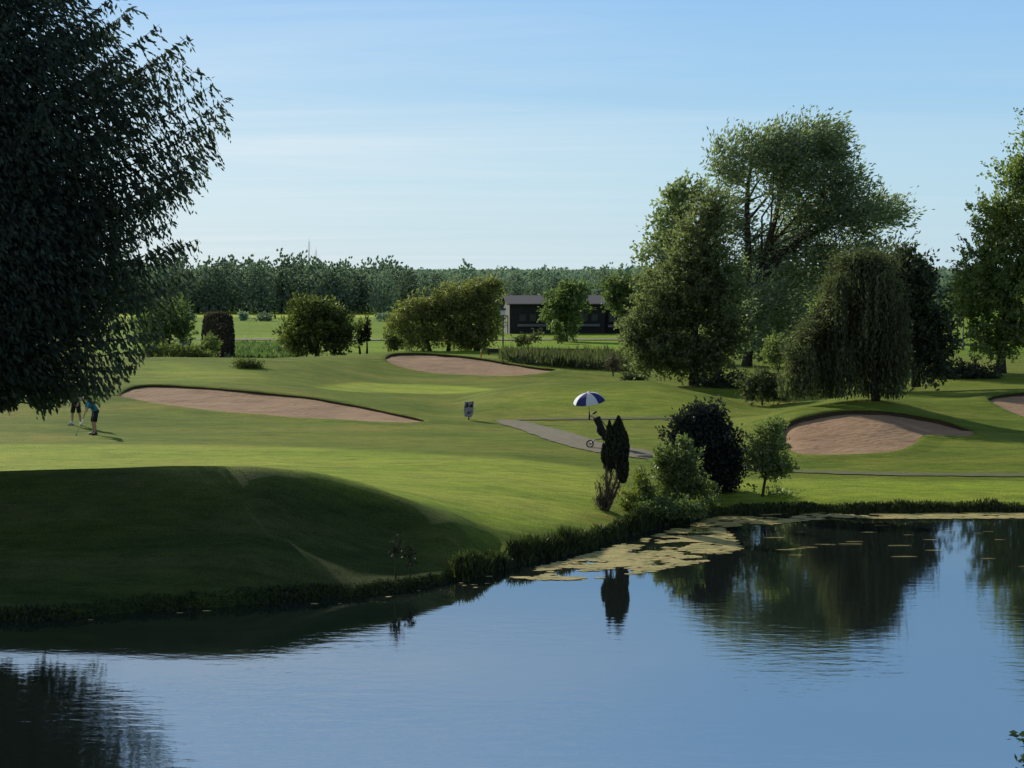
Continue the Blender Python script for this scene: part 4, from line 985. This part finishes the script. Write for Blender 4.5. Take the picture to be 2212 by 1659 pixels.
def sign():
    b = ground(469, 88); t = thing('signboard', 'weathered grey signboard on a short post beside the path', 'sign', b, R(8))
    m, nt, out = newmat('sign_face'); bs = N(nt, 'ShaderNodeBsdfPrincipled'); bs.inputs['Roughness'].default_value = .6
    tc = N(nt, 'ShaderNodeTexCoord'); n1 = noise(nt, 4.5, 2, .5, tc.outputs['Object']); n2 = noise(nt, 3.2, 1, .5, tc.outputs['Object'], 1.0)
    c = ramp(nt, n1, [(.42, (.06, .055, .06)), (.5, (.3, .28, .33))]); c = mixrgb(nt, ramp(nt, n2, [(.55, 0.0), (.65, .6)]), c, (.36, .2, .27))
    nt.links.new(c, bs.inputs['Base Color']); nt.links.new(bs.outputs[0], out.inputs[0])
    mb = MB(); vs = [(-.2, 0, .16), (.1, 0, .12), (.19, 0, .3), (.21, 0, .82), (-.19, 0, .8), (-.24, 0, .45)]
    vv = [(x, -.02, z) for x, y, z in vs] + [(x, .02, z) for x, y, z in vs]; n = 6
    mb.add(vv, [tuple(range(n)), tuple(range(n, 2 * n))[::-1]] + [(i, i + n, (i + 1) % n + n, (i + 1) % n) for i in range(n)]); mb.build('board', m, t, None, False)
    mb = MB(); mb.tube([(0, .055, -.2), (0, .055, .7)], .03, 8); mb.build('post', bark, t)
    mb = MB(); mb.box((.1, -.032, .62), (.06, .01, .06)); mb.box((-.08, -.032, .66), (.035, .01, .09)); mb.build('marking', black, t, None, False)
sign()

def trolley():
    d = 75; b = ground(593, d); rot = 0
    t = thing('golf_trolley', 'three-wheeled golf push trolley parked on the path behind the dying cedar', 'golf trolley', b)
    # nose wheel towards the left, two rear wheels to the right
    def wheel(x, y, rad):
        w = MB(); w.torus((x, y, rad), (0.25, 1, 0), rad - .025, .025, 24, 8); wo = w.build('wheel', rubber, t)
        h = MB(); h.tube([(x - .01, y - .04, rad), (x + .01, y + .04, rad)], .03, 8); h.build('hub', steel, wo)
        s_ = MB()
        for k in range(6):
            a = k * math.pi / 3; s_.tube([(x, y, rad), (x + math.cos(a) * (rad - .03), y - .25 * math.cos(a) * (rad - .03), rad + math.sin(a) * (rad - .03))], .008, 4, False)
        s_.build('spoke', steel, wo)
    wheel(-.12, -.1, .15); wheel(.62, -.28, .15); wheel(.62, .3, .15)
    f = MB(); f.tube([(-.12, -.1, .15), (.1, 0, .3), (.62, 0, .35)], .02, 8); f.tube([(.62, -.28, .15), (.45, -.05, .34), (.62, .3, .15)], .018, 8)
    f.tube([(.62, 0, .2), (.38, 0, .75), (.05, 0, 1.12), (-.12, 0, 1.2)], .02, 8); f.build('frame', steel, t)
    h = MB(); h.tube([(-.14, -.16, 1.2), (-.16, 0, 1.22), (-.14, .16, 1.2)], .022, 8); h.build('handle', black, t)
    # bag leaning on the frame
    g_ = thing('golf_bag', 'black golf bag strapped to the push trolley', 'golf bag', b)
    a = Vector((.5, -.02, .3)); e = Vector((.13, -.02, 1.12)); ax = (e - a)
    mb = MB(); mb.tube([a, a + ax * .06, a + ax * .5, a + ax * .9, e], [(.12, .13), (.135, .15), (.125, .14), (.14, .155), (.15, .16)], 14); mb.build('body', black, g_)
    mb = MB(); mb.tube([a + ax * .2 + Vector((-.12, -.07, 0)), a + ax * .4 + Vector((-.15, -.09, 0)), a + ax * .6 + Vector((-.12, -.07, 0))], [.05, .075, .045], 8); mb.build('pocket', black, g_)
    mb = MB(); mb.torus(e, ax, .14, .02, 18, 6); mb.build('collar', rubber, g_)
    mb = MB(); mb.tube([a + ax * .3 + Vector((.12, -.1, .02)), a + ax * .55 + Vector((.2, -.12, .05)), a + ax * .85 + Vector((.14, -.1, .02))], .018, 5); mb.build('strap', black, g_)
    for i in range(6):
        c = thing('golf_club', 'golf club standing in the black bag on the trolley', 'golf club', b, 0, 'clubs in the golf bag')
        o = Vector(((i % 3 - 1) * .06, (i // 3 - .5) * .1, 0)); p0 = a + ax * .3 + o; p1 = e + ax.normalized() * (.12 + .05 * (i % 3)) + o * 1.5
        m_ = MB(); m_.tube([p0, p1], .007, 5); m_.build('shaft', steel, c)
        m_ = MB(); m_.ball(tuple(p1 + Vector((-.03, 0, .02))), (.055, .04, .035) if i < 3 else (.04, .02, .03), 10, 6); m_.build('head', white if i == 0 else (black if i < 3 else steel), c)
    # umbrella in the holder
    u = thing('golf_umbrella', 'open blue and white golf umbrella fixed above the trolley', 'umbrella', b)
    tip = at(588, 392.5, d) - b; foot = Vector((-.14, -.03, 1.05)); rim = tip.z - .40
    m_ = MB(); m_.tube([foot + Vector((0, 0, .25)), tip + Vector((0, 0, .05))], .009, 6); m_.build('shaft', steel, u)
    m_ = MB(); m_.tube([foot, foot + Vector((0, 0, .3))], [.03, .026], 8); m_.build('handle', black, u)
    tilt = Matrix.Rotation(R(-8), 3, 'Y') @ Matrix.Rotation(R(10), 3, 'X'); Rm = .615
    for g2 in range(8):
        a0 = R(22.5) + g2 * R(45) + R(180 + 8); vs = []; fs = []; nr, na = 7, 5
        for i in range(nr + 1):
            q = i / nr
            for k in range(na + 1):
                aa = a0 + R(45) * k / na; sag = math.cos((k / na - .5) * math.pi)
                rr_ = Rm * math.sin(q * 1.25) / math.sin(1.25) * (1 - .05 * sag * q)
                z = -.36 * (1 - math.cos(q * 1.25)) / (1 - math.cos(1.25)) - .012 * sag * q
                vs.append(tip + tilt @ Vector((rr_ * math.cos(aa), rr_ * math.sin(aa), z)))
        for i in range(nr):
            for k in range(na):
                p = i * (na + 1) + k; fs.append((p, p + 1, p + na + 2, p + na + 1))
        m_ = MB(); m_.add(vs, fs); pn = m_.build('canopy_panel', navy if g2 % 2 == 0 else white, u)
        pn['label'] = 'navy blue canopy panel' if g2 % 2 == 0 else 'white canopy panel'
        rb = MB(); hub = tip + tilt @ Vector((0, 0, -.25)); en = tip + tilt @ Vector((Rm * .6 * math.cos(a0), Rm * .6 * math.sin(a0), -.2)); rb.tube([hub, en], .005, 4, False)
        rb.tube([tip + tilt @ Vector((0, 0, -.03)), tip + tilt @ Vector((Rm * .6 * math.cos(a0), Rm * .6 * math.sin(a0), -.15)), tip + tilt @ Vector((Rm * .98 * math.cos(a0), Rm * .98 * math.sin(a0), -.375))], .005, 4, False); rb.build('rib', steel, u)
trolley()

# ------------------------------------------------------------------ golfers
skin_m = plain('skin', (.5, .3, .22), (.44, .25, .18), 10, .55, 0, .4)
hair_m = plain('hair', (.05, .035, .025), (.03, .02, .015), 20, .7)
shoe_w = plain('white_shoe', (.75, .75, .72), (.6, .6, .58), 9, .5)
shoe_d = plain('dark_shoe', (.05, .045, .04), (.03, .03, .03), 9, .5)
shirt_b = plain('blue_shirt', (.02, .22, .42), (.015, .16, .33), 6, .8)
shirt_d = plain('dark_shirt', (.04, .05, .06), (.025, .03, .04), 6, .8)
short_d = plain('dark_shorts', (.02, .02, .026), (.013, .013, .018), 6, .8)
sole_m = plain('sole', (.6, .6, .58), (.5, .5, .48), 9, .6)
def person(label, loc, rz, J, shirt, shorts, shoes, cap):
    """J: joints in metres, figure facing -Y; one skinned body surface, clothes as children"""
    t = thing('person', label, 'person', loc, rz)
    v = []; e = []; rad = []
    def add(p, r_, par=None):
        v.append(tuple(p)); rad.append(r_)
        if par is not None: e.append((par, len(v) - 1))
        return len(v) - 1
    V_ = Vector
    pel = add(J['pelvis'], .125); wa = add(J['waist'], .115, pel); ch = add(J['chest'], .135, wa); nb = add(J['neck'], .06, ch)
    hd = V_(J['head']); nk = V_(J['neck']); up = (hd - nk).normalized(); fw = V_(J['face'])
    jaw = add(nk.lerp(hd, .5) + fw * .015, .068, nb); mid = add(hd, .092, jaw); top = add(hd + up * .07 - fw * .01, .085, mid)
    add(hd + fw * .1 - up * .015, .014, mid)                                      # nose
    sd = up.cross(fw).normalized()
    for s_ in (-1, 1): add(hd + sd * s_ * .095 - up * .01, .018, mid)              # ears
    for s_ in ('l', 'r'):
        sh = add(J['sh_' + s_], .062, ch); el = add(J['el_' + s_], .042, sh); wr = add(J['wr_' + s_], .027, el)
        fdir = V_(J['hand_' + s_]).normalized(); wv = V_(J['wr_' + s_]); pa = add(wv + fdir * .06, .036, wr)
        pc = wv + fdir * .095; ac = fdir.cross(V_((0, 1, .2))).normalized(); cu = fdir.cross(ac)
        for i, (o_, ln) in enumerate(((-.03, .066), (-.01, .078), (.01, .074), (.029, .058))):
            a = add(pc + ac * o_, .0095, pa); b_ = add(pc + ac * o_ + fdir * ln * .55 + cu * .012, .0085, a); add(pc + ac * o_ + fdir * ln * .85 + cu * .038, .007, b_)
        a = add(wv + fdir * .045 - ac * .045, .011, pa); add(wv + fdir * .085 - ac * .06 + cu * .02, .009, a)
        hp = add(J['hip_' + s_], .088, pel); kn = add(J['kn_' + s_], .058, hp); cf = add(V_(J['kn_' + s_]).lerp(V_(J['an_' + s_]), .35) + V_((0, .012, 0)), .056, kn); an = add(J['an_' + s_], .036, cf)
        add(V_(J['an_' + s_]) + V_(J['foot_' + s_]) * .14 + V_((0, 0, -.045)), .034, an)
    me = bpy.data.meshes.new('body'); me.from_pydata(v, e, []); me.update()
    o = link('body', me, None, t)
    sk = o.modifiers.new('skin', 'SKIN'); sk.use_smooth_shade = True; sb = o.modifiers.new('sub', 'SUBSURF'); sb.levels = sb.render_levels = 2
    for i, r_ in enumerate(rad):
        sv = me.skin_vertices[0].data[i]; sv.radius = (r_, r_); sv.use_root = (i == 0)
    bpy.context.view_layer.update()
    ev = o.evaluated_get(bpy.context.evaluated_depsgraph_get()); m2 = bpy.data.meshes.new_from_object(ev)
    o.modifiers.clear(); o.data = m2; m2.materials.clear(); m2.materials.append(skin_m)
    # face
    f = MB()
    for s_ in (-1, 1): f.ball(tuple(hd + fw * .083 + sd * s_ * .033 + up * .008), .011, 8, 6)
    f.build('eye', black, t)
    f = MB(); f.tube([hd + fw * .083 - up * .05 - sd * .024, hd + fw * .089 - up * .052, hd + fw * .083 - up * .05 + sd * .024], .006, 6); f.build('mouth', plain('lips', (.4, .17, .14)), t)
    f = MB(); f.ball(tuple(hd + up * .035 - fw * .022), (.1, .1, .095), 14, 10); f.build('hair', hair_m, t)
    if cap:
        f = MB(); f.ball(tuple(hd + up * .06), (.102, .104, .075), 14, 8); f.tube([hd + up * .05 + fw * .07, hd + up * .045 + fw * .17], [(.08, .012), (.05, .006)], 10); f.build('cap', white, t)
    # clothes
    f = MB(); pe, wv, cv, nv = (V_(J[q]) for q in ('pelvis', 'waist', 'chest', 'neck'))
    f.tube([pe - (wv - pe) * .25, pe.lerp(wv, .6), wv, cv, cv.lerp(nv, .55), cv.lerp(nv, .85)], [(.185, .135), (.175, .13), (.165, .125), (.2, .14), (.15, .11), (.075, .07)], 16)
    for s_ in ('l', 'r'):
        a = V_(J['sh_' + s_]); b_ = V_(J['el_' + s_]); f.tube([cv.lerp(a, .5), a + V_((0, 0, .01)), a.lerp(b_, .5), a.lerp(b_, .82)], [.085, .082, .07, .074], 12)
    f.build('shirt', shirt, t)
    f = MB(); f.tube([pe + (wv - pe) * .45, pe, pe - (wv - pe) * .5], [(.172, .13), (.185, .14), (.175, .135)], 16)
    for s_ in ('l', 'r'):
        a = V_(J['hip_' + s_]); b_ = V_(J['kn_' + s_]); f.tube([a + V_((0, 0, .06)), a.lerp(b_, .4), a.lerp(b_, .92)], [.108, .1, .095], 14)
    f.build('shorts', shorts, t)
    for s_ in ('l', 'r'):
        a = V_(J['an_' + s_]); fd = V_(J['foot_' + s_])
        f = MB(); f.tube([a + V_((0, 0, .05)), a + V_((0, 0, -.01)), a + fd * .03 + V_((0, 0, -.05))], [.046, .05, .05], 10)
        f.tube([a - fd * .07 + V_((0, 0, -.055)), a + fd * .02 + V_((0, 0, -.045)), a + fd * .11 + V_((0, 0, -.06)), a + fd * .19 + V_((0, 0, -.075))], [(.036, .036), (.045, .05), (.05, .034), (.035, .02)], 10)
        so = f.build('shoe', shoes, t)
        g_ = MB(); g_.tube([a - fd * .08 + V_((0, 0, -.095)), a + fd * .06 + V_((0, 0, -.097)), a + fd * .2 + V_((0, 0, -.095))], [(.038, .011), (.05, .011), (.034, .011)], 10); g_.build('sole', sole_m, so)
    return t
stand = dict(pelvis=(0, 0, .95), waist=(0, -.01, 1.12), chest=(0, -.01, 1.34), neck=(0, -.01, 1.52), head=(0, -.03, 1.66), face=Vector((0, -1, -.1)),
             sh_l=(.18, 0, 1.42), el_l=(.26, .02, 1.14), wr_l=(.2, -.12, .93), hand_l=(-.2, -.3, -1), sh_r=(-.18, 0, 1.42), el_r=(-.26, .02, 1.14), wr_r=(-.22, -.12, .93), hand_r=(.1, -.3, -1),
             hip_l=(.1, 0, .9), kn_l=(.18, -.02, .5), an_l=(.24, .02, .105), foot_l=(.5, -.85, 0), hip_r=(-.1, 0, .9), kn_r=(-.17, -.02, .5), an_r=(-.22, .02, .105), foot_r=(-.5, -.85, 0))
person('golfer in dark top and shorts with white shoes, legs apart, half hidden by boughs', ground(76, 84), R(-25), stand, shirt_d, short_d, shoe_w, False)
addr = dict(pelvis=(0, .06, .94), waist=(0, -.02, 1.09), chest=(0, -.15, 1.27), neck=(0, -.25, 1.43), head=(0, -.33, 1.54), face=Vector((0, -.75, -.65)).normalized(),
            sh_l=(.18, -.18, 1.33), el_l=(.14, -.3, 1.06), wr_l=(.03, -.4, .84), hand_l=(-.1, -.25, -1), sh_r=(-.18, -.18, 1.33), el_r=(-.16, -.28, 1.05), wr_r=(-.02, -.4, .8), hand_r=(.1, -.25, -1),
            hip_l=(.1, .05, .89), kn_l=(.13, -.02, .5), an_l=(.14, .03, .105), foot_l=(.15, -.99, 0), hip_r=(-.1, .05, .89), kn_r=(-.13, -.02, .5), an_r=(-.14, .03, .105), foot_r=(-.15, -.99, 0))
gp = ground(94, 80)
person('golfer in blue shirt and dark shorts bending over a club on the fairway', gp, R(-62), addr, shirt_b, short_d, shoe_d, True)
c = thing('golf_club', 'golf club held by the golfer in the blue shirt', 'golf club', gp, R(-62))
m_ = MB(); m_.tube([(0, -.38, .9), (0, -.42, .66)], [.014, .012], 8); m_.build('grip', black, c)
m_ = MB(); m_.tube([(0, -.42, .67), (0, -.72, .05)], .007, 6); m_.build('shaft', steel, c)
m_ = MB(); m_.box((.03, -.73, .03), (.06, .015, .025)); m_.build('head', steel, c, None, False)

# ------------------------------------------------------------------ light, sky, camera
w = bpy.data.worlds.new('World'); sc.world = w; w.use_nodes = True
nt = w.node_tree; nt.nodes.clear(); out = nt.nodes.new('ShaderNodeOutputWorld')
sky = N(nt, 'ShaderNodeTexSky'); sky.sky_type = 'NISHITA'; sky.sun_disc = False
sky.sun_elevation = SUN_EL; az = math.atan2(-SUN_AZ.x, -SUN_AZ.y)
sky.sun_rotation = az; sky.altitude = 100; sky.air_density = 1.3; sky.dust_density = .6; sky.ozone_density = 2.5
tc = N(nt, 'ShaderNodeTexCoord'); sx = N(nt, 'ShaderNodeSeparateXYZ'); nt.links.new(tc.outputs['Generated'], sx.inputs[0])
# high cirrus on a flat layer overhead
zc = N(nt, 'ShaderNodeMath', operation='MAXIMUM'); zc.inputs[1].default_value = .0; nt.links.new(sx.outputs[2], zc.inputs[0])
za = N(nt, 'ShaderNodeMath', operation='ADD'); za.inputs[1].default_value = .06; nt.links.new(zc.outputs[0], za.inputs[0])
dx = N(nt, 'ShaderNodeMath', operation='DIVIDE'); nt.links.new(sx.outputs[0], dx.inputs[0]); nt.links.new(za.outputs[0], dx.inputs[1])
dy = N(nt, 'ShaderNodeMath', operation='DIVIDE'); nt.links.new(sx.outputs[1], dy.inputs[0]); nt.links.new(za.outputs[0], dy.inputs[1])
cb = N(nt, 'ShaderNodeCombineXYZ'); nt.links.new(dx.outputs[0], cb.inputs[0]); nt.links.new(dy.outputs[0], cb.inputs[1])
mp = N(nt, 'ShaderNodeMapping'); mp.inputs['Rotation'].default_value = (0, 0, .95); mp.inputs['Scale'].default_value = (.16, .75, 1); nt.links.new(cb.outputs[0], mp.inputs[0])
n1 = noise(nt, 1.0, 9, .62, mp.outputs[0], 1.1); n2 = noise(nt, .22, 3, .5, cb.outputs[0])
cm = N(nt, 'ShaderNodeMath', operation='MULTIPLY'); nt.links.new(ramp(nt, n1, [(.34, 0.0), (.7, .95)]), cm.inputs[0]); nt.links.new(ramp(nt, n2, [(.3, .2), (.65, 1.0)]), cm.inputs[1])
lf = N(nt, 'ShaderNodeMapRange'); lf.inputs[1].default_value = .12; lf.inputs[2].default_value = -.2; lf.inputs[3].default_value = .2; lf.inputs[4].default_value = 1.0
nt.links.new(sx.outputs[0], lf.inputs[0])
cf = N(nt, 'ShaderNodeMath', operation='MULTIPLY'); nt.links.new(cm.outputs[0], cf.inputs[0]); nt.links.new(lf.outputs[0], cf.inputs[1])
hz = ramp(nt, zc.outputs[0], [(0.0, (4.9, 7.3, 8.8)), (.05, (4.2, 6.9, 9.0)), (.145, (2.0, 4.9, 9.0)), (.32, (2.45, 4.9, 8.6)), (.6, (1.0, 2.0, 4.2)), (1.0, (.4, .95, 2.2))])
yr = N(nt, 'ShaderNodeMapRange'); yr.inputs[1].default_value = -.35; yr.inputs[2].default_value = .5; yr.inputs[3].default_value = .4; yr.inputs[4].default_value = 1.0
nt.links.new(sx.outputs[1], yr.inputs[0])
hz = mixrgb(nt, 1.0, hz, yr.outputs[0], 'MULTIPLY')
skc = mixrgb(nt, .82, sky.outputs[0], hz)
skm = mixrgb(nt, cf.outputs[0], skc, (8.2, 8.9, 9.3))
bg = N(nt, 'ShaderNodeBackground', Strength=.1); nt.links.new(skm, bg.inputs[0]); nt.links.new(bg.outputs[0], out.inputs[0])

ld = bpy.data.lights.new('sun', 'SUN'); ld.energy = 5.0; ld.angle = R(.5); ld.color = (1, .93, .8)
lo = bpy.data.objects.new('sun', ld); col.objects.link(lo)
dv = Vector((SUN_AZ.x * math.cos(SUN_EL), SUN_AZ.y * math.cos(SUN_EL), -math.sin(SUN_EL)))
lo.rotation_euler = dv.to_track_quat('-Z', 'Y').to_euler(); lo.location = (-30, 60, 60)

cd = bpy.data.cameras.new('camera'); cd.sensor_fit = 'HORIZONTAL'; cd.sensor_width = 36; cd.lens = 36 * F / 1024
cd.shift_y = -(384 - HY) / 1024; cd.clip_start = .5; cd.clip_end = 20000
co = bpy.data.objects.new('camera', cd); col.objects.link(co); co.location = (0, 0, CAMZ); co.rotation_euler = (R(90), 0, 0)
sc.camera = co
sc.view_settings.view_transform = 'Standard'; sc.view_settings.look = 'None'; sc.view_settings.exposure = 0; sc.view_settings.gamma = 1
sc.render.engine = 'CYCLES'; sc.cycles.max_bounces = 6; sc.cycles.transparent_max_bounces = 8; sc.cycles.diffuse_bounces = 3
sc.cycles.use_adaptive_sampling = True; sc.cycles.use_denoising = True
